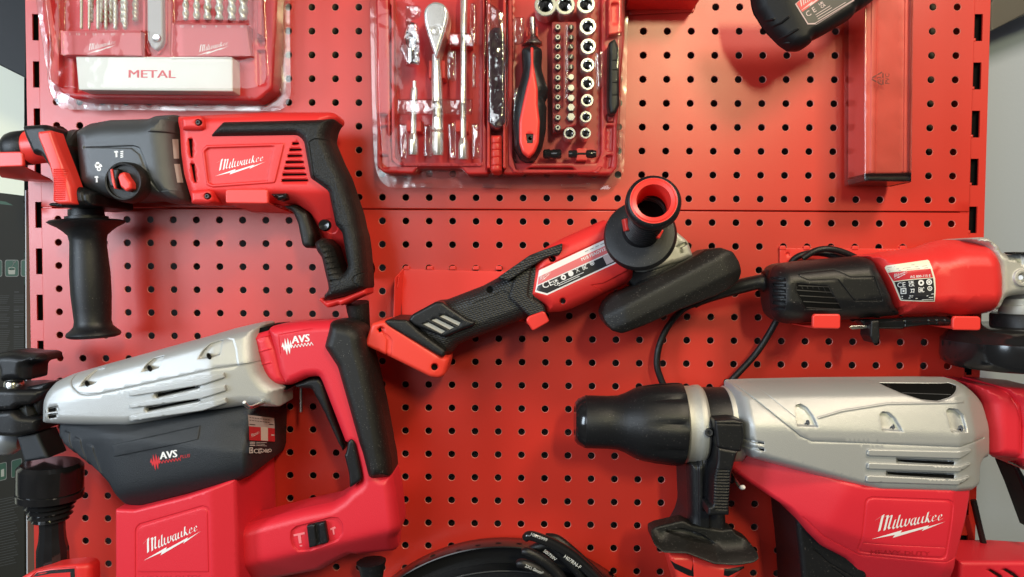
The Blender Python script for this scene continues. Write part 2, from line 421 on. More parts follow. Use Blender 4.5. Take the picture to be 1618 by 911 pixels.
# ---- turned and swept shapes
def V3(px, py, h): x, z = W(px, py, h); return np.array([x, -h, z])
def frame(d):
    d = d / np.linalg.norm(d); u = np.cross(d, [0, 1, 0]) if abs(d[1]) < .95 else np.cross(d, [0, 0, 1]); u /= np.linalg.norm(u); return d, u, np.cross(d, u)
def lathe(name, parent, mt, p0, p1, prof, segs=40, ridge=None, mats=None, sharp=40, flat_=1.0, cap=True):
    """p0, p1 = (px, py, h) ends of the axis; prof = [(position 0..1, radius in px at that depth)]"""
    a, b = V3(*p0), V3(*p1)
    if tuple(p0[:2]) == tuple(p1[:2]): a[0], a[2] = b[0], b[2]      # square to the board
    d, u, v = frame(b - a); L = np.linalg.norm(b - a); vs, fs, mi = [], [], []
    for k, (t, r, *e) in enumerate(prof):
        c = a + (b - a) * t; rm = r * PXM(-c[1])
        for i in range(segs):
            th = 2 * math.pi * i / segs; rr = rm * (1 + (ridge(t, th) if ridge else 0))
            vs.append(c + u * math.cos(th) * rr + v * math.sin(th) * rr * flat_)
        if k:
            for i in range(segs):
                j = (i + 1) % segs; fs.append(((k - 1) * segs + i, (k - 1) * segs + j, k * segs + j, k * segs + i)); mi.append(e[0] if e else 0)
    if cap:
        fs.append(tuple(range(segs))[::-1]); mi.append(prof[0][2] if len(prof[0]) > 2 else 0)
        fs.append(tuple(range((len(prof) - 1) * segs, len(prof) * segs))); mi.append(prof[-1][2] if len(prof[-1]) > 2 else 0)
    fs = [f[::-1] for f in fs]
    o = mesh(name, vs, fs, mt, parent, mi, sharp=sharp)
    bm = bmesh.new(); bm.from_mesh(o.data); bmesh.ops.recalc_face_normals(bm, faces=bm.faces); bm.to_mesh(o.data); bm.free()
    return o
def spline(P, k=8):
    P = [np.array(p, float) for p in P]; out = []
    for i in range(len(P) - 1):
        p0, p1, p2, p3 = P[max(i - 1, 0)], P[i], P[i + 1], P[min(i + 2, len(P) - 1)]
        for j in range(k):
            t = j / k; out.append(.5 * (2 * p1 + (p2 - p0) * t + (2 * p0 - 5 * p1 + 4 * p2 - p3) * t * t + (3 * p1 - p0 - 3 * p2 + p3) * t ** 3))
    out.append(P[-1]); return out
def tube(name, parent, mt, pts, r, segs=12, k=8, raw=False, sharp=60):
    """pts = (px, py, h[, r px])"""
    C = spline([list(V3(*p[:3])) + [(p[3] if len(p) > 3 else r) * PXM(p[2])] for p in pts], k)
    vs, fs = [], []; u = None
    for i, c in enumerate(C):
        d = (C[min(i + 1, len(C) - 1)] - C[max(i - 1, 0)])[:3]; d /= np.linalg.norm(d)
        if u is None: _, u, _ = frame(d)
        u = u - d * (u @ d); u /= np.linalg.norm(u); v = np.cross(d, u)
        for s in range(segs):
            t = 2 * math.pi * s / segs; vs.append(c[:3] + (u * math.cos(t) + v * math.sin(t)) * c[3])
        if i:
            for s in range(segs): fs.append(((i - 1) * segs + s, i * segs + s, i * segs + (s + 1) % segs, (i - 1) * segs + (s + 1) % segs))
    fs.append(tuple(range(segs))); fs.append(tuple(range((len(C) - 1) * segs, len(C) * segs))[::-1])
    o = mesh(name, vs, fs, mt, parent, sharp=sharp)
    bm = bmesh.new(); bm.from_mesh(o.data); bmesh.ops.recalc_face_normals(bm, faces=bm.faces); bm.to_mesh(o.data); bm.free()
    return o
def boxes(name, parent, mt, items, bevel=0, structure=False):
    """items: (x0,x1,y0,y1,z0,z1) in mm, or 8 corner points"""
    bm = bmesh.new()
    for it in items:
        if len(it) == 6:
            x0, x1, y0, y1, z0, z1 = it; c = [(x, y, z) for z in (z0, z1) for y in (y0, y1) for x in (x0, x1)]
        else: c = it
        v = [bm.verts.new([k / 1000 for k in p]) for p in c]
        for f in ((0, 1, 3, 2), (4, 6, 7, 5), (0, 4, 5, 1), (2, 3, 7, 6), (0, 2, 6, 4), (1, 5, 7, 3)): bm.faces.new([v[i] for i in f])
    bmesh.ops.recalc_face_normals(bm, faces=bm.faces)
    if bevel: bmesh.ops.bevel(bm, geom=bm.edges[:], offset=bevel / 1000, segments=2, affect='EDGES', profile=.5)
    me = bpy.data.meshes.new(name); bm.to_mesh(me); bm.free()
    for m in (mt if isinstance(mt, list) else [mt]): me.materials.append(m)
    if bevel:
        me.polygons.foreach_set('use_smooth', [True] * len(me.polygons)); me.set_sharp_from_angle(angle=math.radians(50))
    o = link(name, me, parent)
    if structure: o['kind'] = 'structure'
    return o
def plate(pts_front, th=1.2):
    """a bent sheet strip: list of (px,py,h) pairs [(left,right),...] -> verts and faces with thickness"""
    pass
def strip(name, parent, mt, rows, th=1.3, close=False):
    """sheet metal: rows of two (px,py,h) points; gets thickness th mm"""
    bm = bmesh.new(); R = [[bm.verts.new(V3(*p) / 1000) for p in row] for row in rows]
    for a, b in zip(R, R[1:]):
        for i in range(len(a) - 1): bm.faces.new((a[i], a[i + 1], b[i + 1], b[i]))
    bmesh.ops.recalc_face_normals(bm, faces=bm.faces)
    bmesh.ops.solidify(bm, geom=bm.faces[:], thickness=th / 1000)
    bmesh.ops.bevel(bm, geom=[e for e in bm.edges if e.calc_length() > .003], offset=.0003, segments=1, affect='EDGES')
    me = bpy.data.meshes.new(name); bm.to_mesh(me); bm.free(); me.materials.append(mt)
    me.polygons.foreach_set('use_smooth', [True] * len(me.polygons)); me.set_sharp_from_angle(angle=math.radians(40))
    return link(name, me, parent)
def rect(x0, y0, x1, y1): return [(x0, y0), (x1, y0), (x1, y1), (x0, y1)]
def disc(cx, cy, r, n=16): return [(cx + r * math.cos(2 * math.pi * i / n), cy + r * math.sin(2 * math.pi * i / n)) for i in range(n)]
def ribbon(pts, w):
    P = np.array([p[:2] for p in pts], float); L, R = [], []
    for i in range(len(P)):
        d = P[min(i + 1, len(P) - 1)] - P[max(i - 1, 0)]; d /= max(np.linalg.norm(d), 1e-9); n = np.array([-d[1], d[0]]) * w / 2
        L.append(tuple(P[i] + n)); R.append(tuple(P[i] - n))
    return L + R[::-1]
def onwall(px, py, X0):
    """the point seen at px, py on the plane x = X0 mm -> x, y, z"""
    d = RM.T @ np.array([(px - CX) / F, (py - CY) / F, 1.0]); s = (X0 - CB[0]) / d[0]; P = CB + s * d
    return np.array([P[0], P[2], -P[1]])
class WallPrint(Print):
    """prints on a side face x = X0"""
    def __init__(s, X0): super().__init__(flat(0)); s.X0 = X0
    def raw(s, pts, faces, m, lift):
        b = len(s.v)
        for p in pts: s.v.append(onwall(p[0], p[1], s.X0 + lift))
        for f in faces: s.f.append(tuple(b + i for i in f)); s.m.append(s._mi(m))
    def build(s, name, parent):
        out = []
        for f in s.f:
            a, b, c = (np.array(s.v[f[i]]) for i in (0, 1, 2)); nn = np.cross(b - a, c - a); out.append(f if nn[0] > 0 else f[::-1])
        return mesh(name, s.v, out, s.mats, parent, s.m, smooth=False)
def ppl(line, toward, slope, w=2): return (*line[0][:2], *line[1][:2], *toward[:2], slope, w)
def icons(p, pts, sz, m, up=(0, -1), rt=(1, 0)):
    """small conformity pictograms: circles, box, crossed bin"""
    pass

# ------------------------------------------------------------------ perforated panels
PT = 25.4
def panel(name, j0, j1, label):
    hr, rr = 3.7, 4.15; k = 16; vs, fs, mi = [], [], []; x0, x1 = -.73 * PT, 38.73 * PT
    cache = {}
    def V(x, y, z):
        key = (round(x, 3), round(y, 3), round(z, 3))
        if key not in cache: cache[key] = len(vs); vs.append((x, y, z))
        return cache[key]
    top, bot = -(j0 - .5) * PT - .6, -(j1 + .5) * PT + .6
    for j in range(j0, j1 + 1):
        for i in range(39):
            cx, cz = i * PT, -j * PT
            xa, xb = (x0 + .8 if i == 0 else cx - PT / 2), (x1 - .8 if i == 38 else cx + PT / 2)
            zb, za = (bot + .8 if j == j1 else cz - PT / 2), (top - .8 if j == j0 else cz + PT / 2)
            O, A, B, C = [], [], [], []
            for s in range(k):
                t = 2 * math.pi * (s + .5) / k; c, sn = math.cos(t), math.sin(t)
                A.append(V(cx + rr * c, 0, cz + rr * sn)); B.append(V(cx + hr * c, .45, cz + hr * sn)); C.append(V(cx + hr * c, 1.6, cz + hr * sn))
            corner = [V(xb, 0, za), V(xa, 0, za), V(xa, 0, zb), V(xb, 0, zb)]
            mids = [V(cx, 0, za), V(xa, 0, cz), V(cx, 0, zb), V(xb, 0, cz)]
            for qd in range(4):
                m0, cn, m1 = mids[qd - 1], corner[qd], mids[qd]
                ar = [A[(qd * 4 + s - 0) % k] for s in range(4)]
                # quadrant qd covers angles qd*90..qd*90+90
                fs.append((m0, ar[0], ar[1], cn)) ; fs.append((cn, ar[1], ar[2])); fs.append((cn, ar[2], ar[3], m1)); mi += [0, 0, 0]
                nx = A[(qd * 4 + 4) % k]; fs.append((m1, ar[3], nx)); mi.append(0)
            for s in range(k):
                n_ = (s + 1) % k
                fs.append((A[s], B[s], B[n_], A[n_])); fs.append((B[s], C[s], C[n_], B[n_])); mi += [1, 0]
    # folded flanges round the sheet
    ring = [[(x0 + a, y, top - a), (x1 - a, y, top - a), (x1 - a, y, bot + a), (x0 + a, y, bot + a)] for a, y in ((.8, 0), (.25, .25), (0, .8), (0, 14))]
    for r0, r1 in zip(ring, ring[1:]):
        for c in range(4):
            a, b, cc, d = r0[c], r0[(c + 1) % 4], r1[(c + 1) % 4], r1[c]
            s = len(vs); vs.extend([a, b, cc, d]); fs.append((s, s + 1, s + 2, s + 3)); mi.append(0)
    o = mesh(name, vs, fs, [PEG, PEGEDGE], None, mi, sharp=30)
    bm = bmesh.new(); bm.from_mesh(o.data); bmesh.ops.remove_doubles(bm, verts=bm.verts, dist=1e-6)
    for f in bm.faces:
        f.normal_update()
        if f.normal.y > .01: f.normal_flip()
    bm.to_mesh(o.data); bm.free()
    return tag(o, label, 'pegboard', 'perforated steel panels')
panel('pegboard_panel', -2, 8, 'red perforated steel panel behind the two blister cases, the upper of two')
panel('pegboard_panel', 9, 25, 'red perforated steel panel behind the two angle grinders and big hammers, the lower of two')
def upright(xa, xb, sa, sb, side, label):
    o = thing('shelf_upright', label, 'shelf upright', (0, 0), 0, 'slotted shelf uprights')
    o.matrix_world = Matrix.Translation((xa / 1000, .002, -.6)); y0, y1 = 1.8, 26
    ztop, zbot = 80, -700; cs = [-(0.82 + 2 * k) * PT for k in range(-2, 14)]; hs = 14.2; vs, fs = [], []
    def qd(a, b, c, d): s = len(vs); vs.extend([a, b, c, d]); fs.append((s, s + 1, s + 2, s + 3))
    zc = ztop
    for c in cs:
        qd((sa, y0, zc), (sb, y0, zc), (sb, y0, c + hs), (sa, y0, c + hs)); zc = c - hs
        for a, b in (((sa, c + hs), (sb, c + hs)), ((sb, c + hs), (sb, c - hs)), ((sb, c - hs), (sa, c - hs)), ((sa, c - hs), (sa, c + hs))):
            qd((a[0], y0, a[1]), (b[0], y0, b[1]), (b[0], y0 + 2, b[1]), (a[0], y0 + 2, a[1]))
    qd((sa, y0, zc), (sb, y0, zc), (sb, y0, zbot), (sa, y0, zbot))
    for a, b in ((xa, sa), (sb, xb)): qd((a, y0, ztop), (b, y0, ztop), (b, y0, zbot), (a, y0, zbot))
    for x in (xa, xb): qd((x, y0, ztop), (x, y1, ztop), (x, y1, zbot), (x, y0, zbot))
    mesh('post', vs, fs, PEG, o, smooth=False)
    boxes('slot_dark_backing', o, VOID, [(min(sa, sb) - 3, max(sa, sb) + 3, y0 + 6, y0 + 8, zbot, ztop)])  # black strip behind the slots paints the dark of the hollow post
    nx = sa if side > 0 else sb
    for c in cs:
        if -640 < c < 20: boxes('locking_tab', o, PEG, [((nx - 1.0 if side > 0 else nx - 1.8), (nx + 1.8 if side > 0 else nx + 1.0), y0 - .4, y0 + 3, c - hs - .5, c - hs + 3.0)], bevel=.5)
    return o
upright(-33.5, -8, -26.3, -17.6, -1, 'red slotted steel upright along the left edge of the panels')
upright(975, 1000.8, 984.6, 993.2, 1, 'red slotted steel upright along the right edge of the panels')

# ------------------------------------------------------------------ background
BACK = mat('back_grey', (.16, .15, .15), .8)
WALLR = mat('wall_blue_grey', (.36, .42, .50), .6, bump=.2, bscale=200)
WALLL = mat('wall_cream', (.80, .80, .66), .8)
BOXG = mat('carton_green', (.006, .045, .016), .6)
BOXD = mat('carton_dark', (.018, .016, .011), .65, spec=.2)
boxes('wall', None, BACK, [(-16, 984, 40, 44, -760, 120)], structure=True)
def wallpx(name, pts, h, th, m, rc=0): return relief(name, None, m, pts, h, hb=h - th, rx=.8, rc=rc, mp=h, g=60, rings=False)
w = wallpx('wall', [(1400, -700), (3200, -700), (3200, 1700), (1400, 1700)], -120, 10, WALLR); w['kind'] = 'structure'
w = wallpx('wall', [(-1600, -700), (90, -700), (90, 1700), (-1600, 1700)], -190, 10, WALLL); w['kind'] = 'structure'

# ------------------------------------------------------------------ rotary hammer, upper left
def A(p): return q(0, 160, 4.76, p)
def B(p): return q(280, 160, 4.494, p)
def C(p): return q(380, 320, 3.797, p)
def D(p): return q(0, 310, 3.644, p)
th = thing('rotary_hammer', 'red and black rotary hammer with side handle, hanging under the drill bit case', 'rotary hammer', (300, 250), 45)
body = relief('body', th, RED, B([(5, 100), (170, 96), (330, 84), (640, 68), (1095, 69), (1135, 92), (1134, 128), (1095, 165)]) + B([(1070, 270), (1110, 420), (1170, 560), (1230, 760)]) + C([(700, 200), (735, 400), (700, 470), (630, 424), (560, 330), (470, 285), (440, 290), (440, 200), (400, 60), (335, 12)]) +
    B([(830, 728), (650, 716), (350, 722), (100, 722), (92, 640), (60, 520), (40, 380), (30, 210)]), 84, hb=40, rx=13, rz=14, mp=70, g=4.2, rc=5,
    planes=[(*B([(0, 120)])[0], *B([(1100, 105)])[0], *B([(500, 0)])[0], .9, 2), (*B([(0, 640)])[0], *B([(700, 640)])[0], *B([(300, 800)])[0], .8, 3)],
    cuts=[(B([(178, 345), (210, 314), (762, 298), (700, 560), (690, 577), (255, 608), (212, 592)]), -1.6, 1.5), (B([(196, 352), (222, 330), (690, 316), (668, 400), (640, 562), (250, 590), (222, 575)]), 3.0, 1.5),
          (B([(75, 262), (108, 262), (112, 398), (85, 398)]), 5, .8), (B([(90, 440), (122, 440), (140, 575), (112, 575)]), 5, .8)] +
         [(B([(a, y - 9), (b, y - 9), (b + 4, y + 9), (a - 5, y + 9)]), 4.5, .7) for a, b, y in ((815, 862, 298), (795, 880, 342), (782, 886, 386), (768, 896, 430), (757, 905, 474), (746, 915, 518), (740, 927, 560))] +
         [(C(disc(498, 133, 44)), 1.5, 2)])
p = Print(SURF[body.name])
for a, b, y in ((815, 862, 298), (795, 880, 342), (782, 886, 386), (768, 896, 430), (757, 905, 474), (746, 915, 518), (740, 927, 560)):
    p.poly(B([(a + 3, y - 6), (b - 2, y - 6), (b, y + 6), (a, y + 6)]), VOID, .1)  # black patches on the slot floors paint the dark of the openings
p.build('vent', body); p.poly(B([(79, 268), (104, 268), (109, 393), (89, 393)]), VOID, .1); p.build('vent', body); p.poly(B([(95, 446), (119, 446), (135, 570), (116, 570)]), VOID, .1)
p.build('vent', body)
p = Print(SURF[body.name]); p.logo(B([(268, 531)])[0], B([(627, 427)])[0], PWHITE); p.build('logo', body)
grip = relief('rubber_grip', th, RUB, B([(247, 276), (355, 146), (1131, 129), (1100, 190), (1084, 268), (1112, 335), (1152, 430), (1202, 530), (1252, 680), (1292, 800), (1310, 890)]) + C([(745, 200), (757, 300), (766, 400), (771, 512), (640, 560), (525, 584), (510, 556), (541, 520), (535, 480), (520, 420), (500, 330), (470, 290), (458, 240), (505, 208), (562, 260), (610, 400), (631, 423), (656, 385), (620, 180), (575, 130), (550, 0)]) +
    B([(1140, 890), (1090, 650), (962, 560), (915, 300), (880, 266)]), 91, hb=46, rx=9, rz=16, mp=72, g=4, rc=4,
    planes=[(*B([(300, 205)])[0], *B([(1000, 190)])[0], *B([(600, 140)])[0], .2, 4)],
    cuts=[(C([(468, 240), (506, 216), (552, 262), (604, 440), (590, 490), (545, 510), (540, 480), (508, 330)]), 1.2, 1.2)] +
         [(C([(486 + k * 8, 262 + k * 34), (560 + k * 7, 250 + k * 34), (562 + k * 7, 256 + k * 34), (488 + k * 8, 270 + k * 34)]), 1.6, 1.0) for k in range(7)] +
         [(B([(932, 285), (972, 262), (1082, 264), (1082, 268), (975, 268), (938, 288), (974, 545), (1096, 640), (1150, 895), (1144, 895), (1090, 645), (968, 550)]), 1.2, .8), (C([(668, 465), (680, 440), (765, 400), (765, 408), (686, 446), (676, 465), (700, 500), (690, 500)]), 1.0, .8)])
relief('grip_cap', th, RED, C([(485, 577), (507, 563), (532, 584), (640, 560), (771, 501), (773, 545), (690, 580), (620, 615), (605, 604), (541, 629)]), 80, hb=45, rx=5, mp=66, rc=3)
relief('trigger', th, SOFT, C([(250, 18), (330, 10), (400, 60), (440, 190), (440, 268), (385, 272), (366, 250), (340, 120), (310, 55)]), 68, hb=30, rx=6, rc=4)
lathe('lock_button', th, SHINY, (*C([(498, 133)])[0], 79), (*C([(498, 133)])[0], 86), [(0, 9.6), (.6, 9.4), (.9, 8), (.8, 4), (.72, 0.1)], 32, cap=False)
relief('reverse_switch', th, SHINY, B([(660, 655), (775, 650), (775, 690), (715, 705)]), 86, hb=60, rx=3, rc=2)
# dark metal gearbox
gear = relief('gear_housing', th, GUN, A([(610, 230), (660, 196), (705, 170), (860, 142), (1150, 134), (1190, 112), (1352, 100), (1368, 225), (1400, 500), (1432, 690), (1430, 762), (1295, 768), (1180, 735), (1000, 752), (800, 722), (700, 690), (640, 640), (618, 350)]), 85, hb=35, rx=22, rz=26, mp=60, g=4, rc=6,
    cuts=[(A([(1120, 228), (1190, 128), (1345, 112), (1372, 220)]), -3.5, 1.5), (A([(1195, 672), (1425, 662), (1432, 755), (1290, 768)]), -3.5, 1.5),
          (A([(625, 345), (1000, 330), (1045, 345), (1070, 400), (1130, 560), (1180, 665), (1168, 672), (1110, 580), (1045, 400), (985, 352)]), 2.0, 1.6),
          (A([(1290, 280), (1338, 280), (1345, 432), (1305, 432)]), 2.5, 1.0), (A([(1305, 466), (1352, 466), (1380, 612), (1330, 612)]), 2.5, 1.0)])
WINDOW = mat('window_grey', (.42, .43, .43), .4)
p = Print(SURF[gear.name])
p.poly(A([(1296, 284), (1342, 284), (1348, 430), (1308, 430)]), WINDOW, .2); p.build('motor_window', gear); p.poly(A([(1310, 470), (1354, 470), (1380, 610), (1334, 610)]), WINDOW, .2); p.build('motor_window', gear)
p = Print(SURF[gear.name])
for (x, y, sc) in ((860, 370, 1), (712, 560, 1)):
    p.poly(A([(x, y + 4), (x + 22, y), (x + 32, y + 12), (x + 22, y + 14), (x + 24, y + 48), (x + 10, y + 50), (x + 10, y + 14), (x, y + 14)]), PWHITE); p.build('mode_symbol', gear)
for (x, y) in ((905, 370), (1092, 570)):
    for k in range(4): p.poly(A([(x, y + 14 * k + 5), (x + 22, y + 14 * k), (x + 24, y + 14 * k + 7), (x + 3, y + 14 * k + 12)]), PWHITE)
    p.build('mode_symbol', gear)
p.circle(A([(735, 470)])[0], 3.2, PWHITE); p.circle(A([(745, 508)])[0], 3.4, PWHITE, r2=1.5); p.poly(A([(712, 475), (760, 470), (772, 490), (720, 500)]), PWHITE); p.build('mode_symbol', gear)
for cpt, cr in ((A([(1487, 157)])[0], 7), (A([(1555, 712)])[0], 6.5)):
    bx = relief('screw_boss', th, RED, [(cpt[0] - 27, cpt[1] - 9), (cpt[0] + 3, cpt[1] - 12), (cpt[0] + 8, cpt[1] - 7), (cpt[0] + 10, cpt[1] + 8), (cpt[0] + 4, cpt[1] + 12), (cpt[0] - 25, cpt[1] + 12)], 90, hb=60, rx=5, rc=3, g=3, cuts=[(disc(cpt[0], cpt[1], 5.2), 4, 1)])
    lathe('screw', bx, SHINY, (*cpt, 85), (*cpt, 89), [(0, 4.6), (.7, 4.6), (1, 3.2), (1, 2), (.5, 1.8), (.5, .05)], 16, cap=False)
# selector knob
kn = lathe('mode_knob', th, SOFT, (*A([(924, 601)])[0], 80), (*A([(924, 601)])[0], 97), [(0, 32), (.5, 32), (.85, 31.5), (1, 29), (.97, 26.5), (.8, 26), (.72, 5), (.72, .1)], 48, cap=False)
relief('knob_bar', kn, BLK, A([(805, 530), (830, 505), (890, 505), (895, 530), (880, 600), (880, 655), (830, 640), (812, 580)]), 100, hb=85, rx=2, rc=2, g=3)
relief('knob_button', kn, HOOK, A([(885, 570), (898, 540), (935, 528), (950, 560), (988, 610), (990, 655), (950, 678), (905, 640)]), 102, hb=85, rx=2.5, rc=2, g=3)
relief('knob_pointer', kn, HOOK, A([(828, 512), (842, 505), (858, 600), (868, 655), (858, 655), (840, 600)]), 101.5, hb=90, rx=.5, rc=0, g=3)
# chuck and collar
def ax(pts): return pts
lathe('chuck', th, BLK, (7, 236.5, 50), (100, 228, 50), [(0, 9), (0.0, 14), (.05, 20), (.12, 25), (.20, 27), (.42, 27.5), (.44, 26), (.46, 26, 1), (.90, 27, 1), (.92, 29), (1, 29)], 48, mats=None) if False else \
lathe('chuck', th, [BLK, HOOK], (7, 236.5, 50), (100, 228, 50), [(0, 9), (0.0, 14), (.05, 20), (.12, 25), (.20, 27), (.42, 27.5), (.44, 26), (.46, 26, 1), (.90, 27, 1), (.92, 29), (1, 29)], 48)
lathe('collar', th, GUN, (96, 240, 48), (132, 243, 48), [(0, 31), (.25, 34), (.55, 35), (.6, 37), (.9, 38), (1, 40)], 48)
cl = relief('side_handle_clamp', th, BLK, A([(265, 222), (274, 205), (405, 196), (440, 198), (480, 225), (500, 300), (560, 360), (600, 500), (640, 640), (775, 700), (780, 790), (640, 806), (500, 800), (450, 796), (456, 770), (556, 772), (520, 600), (400, 420), (345, 420), (285, 290)]), 92, hb=15, rx=6, rz=8, mp=70, rc=3, g=4,
    cuts=[(A([(470, 240), (490, 300), (555, 380), (630, 640), (640, 780), (625, 780), (600, 640), (540, 400), (470, 310)]), 2, 1.2)])
lv = relief('clamp_lever', cl, HOOK, A([(284, 226), (384, 214), (412, 300), (490, 500), (540, 640), (556, 772), (445, 774), (396, 752), (400, 600), (370, 480), (285, 268)]), 100, hb=80, rx=3, rz=4, rc=3, g=3,
    planes=[(*A([(384, 214)])[0], *A([(500, 640)])[0], *A([(560, 500)])[0], 1.2, 2)], cuts=[(A([(402, 510 + 14 * k), (488, 510 + 14 * k), (490, 515 + 14 * k), (402, 515 + 14 * k)]), 1.2, .9) for k in range(17)])
hd = lathe('side_handle', th, BLK, (*D([(496, 76)])[0], 52), (*D([(541, 812)])[0], 52), [(0, 25.5), (.05, 26), (.055, 31), (.075, 31), (.078, 30), (.085, 52), (.098, 55.5), (.112, 52), (.135, 43), (.165, 35), (.2, 28), (.25, 26), (.34, 27), (.5, 29), (.66, 29), (.78, 27.5), (.87, 26.5), (.91, 28), (.94, 34), (.955, 38), (.975, 39.5), (.99, 38), (1, 33)], 56)
# cord sleeve and cord
tube('cord_sleeve', th, SOFT, [(*C([(700, 600)])[0], 45, 19), (*C([(712, 680)])[0], 42, 17), (*C([(735, 760)])[0], 36, 12), (*C([(760, 850)])[0], 28, 8), (592, 580, 20, 7)], 10)
tube('cord', th, BLK, [(588, 560, 24, 5), (594, 600, 16, 5), (600, 660, 12, 5), (592, 760, 12, 5)], 5)

# ------------------------------------------------------------------ demolition hammer, lower left
def E_(p): return q(0, 500, 4.556, p)
def G(p): return q(320, 490, 4.142, p)
def H(p): return q(320, 700, 4.258, p)
def J(p): return q(40, 620, 3.995, p)
def K(p): return q(0, 690, 4.121, p)
def L(p): return q(0, 540, 4.141, p)
dh = thing('demolition_hammer', 'big silver, black and red demolition hammer at lower left, nose to the left edge', 'demolition hammer', (250, 700), 50)
shell = relief('silver_housing', dh, SILV, E_([(285, 776), (284, 600), (300, 545), (350, 476), (460, 428), (700, 358), (1000, 276), (1300, 192)]) + G([(0, 178), (150, 132), (275, 102), (325, 97), (350, 104), (326, 140), (320, 165), (332, 250), (350, 340), (376, 415), (412, 465), (455, 498), (512, 520), (474, 560), (474, 655), (250, 634), (0, 660)]) + E_([(1300, 716), (940, 788)]), 114, hb=50, rx=12, rz=13, mp=104, g=4.5, rc=5,
    planes=[ppl(E_([(460, 465), (1549, 172)]), E_([(900, 200)])[0], .9, 4), ppl(E_([(300, 640), (1549, 380)]), E_([(900, 300)])[0], .28, 2), ppl([(333, 600), (322, 520)], (400, 560), .3, 1.5), ppl(G([(270, 100), (345, 360)]), G([(500, 200)])[0], .25, 4), ppl(E_([(420, 500), (400, 780)]), E_([(300, 600)])[0], .28, 14)],
    cuts=[(ribbon(E_([(458, 425), (470, 470), (500, 515), (560, 555), (620, 568), (700, 560), (1549, 374)]) + G([(220, 366), (345, 350)]), 1.8), 2.2, .7)] +
         [(a, 0, .5) for a in () and ([(203, 618), (318, 597), (351, 589), (353, 597), (319, 608), (204, 626.5)], [(203.5, 638), (318, 617), (353, 609), (355, 618), (319, 629), (204, 645.5)], [(204, 657), (319, 637), (354, 629), (356, 637), (320, 648.5), (204, 665)])] +
         [([(243, 621), (314, 605), (315, 613), (245, 629)], 9, 1), ([(228, 643), (315, 626), (316, 634), (230, 651)], 9, 1)] +
         [(E_([(556, 505), (580, 450), (620, 400), (690, 384), (690, 432), (668, 478), (640, 492)]), 5, 2), (E_([(1005, 398), (1035, 345), (1070, 312), (1140, 294), (1138, 340), (1120, 372), (1070, 386)]), 5, 2), (E_([(1410, 308), (1440, 250), (1480, 205), (1560, 180), (1556, 280), (1500, 296)]), 5, 2), (E_([(322, 664), (405, 645), (405, 685), (322, 697)]), 4, .8), (E_([(322, 712), (405, 697), (405, 730), (322, 745)]), 4, .8)] +
         [(G([(115, 190), (165, 200), (190, 260), (215, 370), (350, 350), (300, 130), (150, 160)]), -1.2, 2.5)])
for a in ([(203, 618), (318, 597), (351, 589), (353, 597), (319, 608), (204, 626.5)], [(203.5, 638), (318, 617), (353, 609), (355, 618), (319, 629), (204, 645.5)], [(204, 657), (319, 637), (354, 629), (356, 637), (320, 648.5), (204, 665)]):
    relief('rib', shell, SILV, a, 116.6, hb=108, rx=1.0, rc=1.5, g=4, planes=[ppl([(333, 600), (322, 520)], (400, 560), .3, 1.5)])
p = Print(SURF[shell.name])
p.poly([(246, 623), (312, 607.5), (312.5, 611.5), (247, 627)], VOID, .1); p.poly([(231, 645), (313, 628.5), (313.5, 632.5), (232, 648.5)], VOID, .1)  # black patches paint the dark inside the slots
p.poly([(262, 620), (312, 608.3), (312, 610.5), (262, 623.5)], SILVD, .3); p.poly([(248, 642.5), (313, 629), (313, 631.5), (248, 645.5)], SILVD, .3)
for a in (E_([(326, 670), (402, 654), (402, 680), (326, 691)]), E_([(326, 718), (402, 704), (402, 725), (326, 739)])): p.poly(a, VOID, .1)
p.build('vent', shell)
for c in E_([(632, 487), (1082, 377), (1510, 290)]):
    lathe('screw', shell, SHINY, (c[0], c[1], 100), (c[0] - 1, c[1] - 1, 111), [(0, 6.5), (.8, 6.5), (1, 5), (.9, 3), (.8, .1)], 14, cap=False, flat_=.6)
boot = relief('motor_boot', dh, BOOT, J([(84, 202), (300, 208), (660, 211), (1345, 92), (1392, 100), (1402, 300), (1398, 500), (1380, 560), (1310, 590), (1000, 680), (690, 767), (640, 764), (568, 747), (540, 680), (500, 590), (430, 530), (330, 460), (200, 390), (100, 320), (80, 260)]), 122, hb=6, rx=6, rz=9, mp='f', g=4.5, rc=5,
    planes=[ppl(J([(300, 235), (540, 268)]), J([(400, 200)])[0], .5, 2), ppl(J([(540, 268), (1200, 158)]), J([(800, 150)])[0], .5, 3), ppl(J([(590, 655), (1310, 500)]), J([(900, 700)])[0], .9, 8), ppl(J([(500, 270), (600, 640)]), J([(300, 400)])[0], .38, 8), ppl(J([(1180, 200), (1230, 520)]), J([(1500, 400)])[0], .15, 8)],
    cuts=[(J([(545, 330), (1078, 222), (1080, 300), (560, 405)]), -1.3, 1.0)] + [(J([(x, y), (x + 50, y + 10), (x + 60, y + 60), (x + 110, y + 190), (x + 50, y + 150), (x - 5, y + 70)]), -1.6, 1.6)for x, y in ((148, 276), (246, 304), (348, 340))])
p = Print(SURF[boot.name])
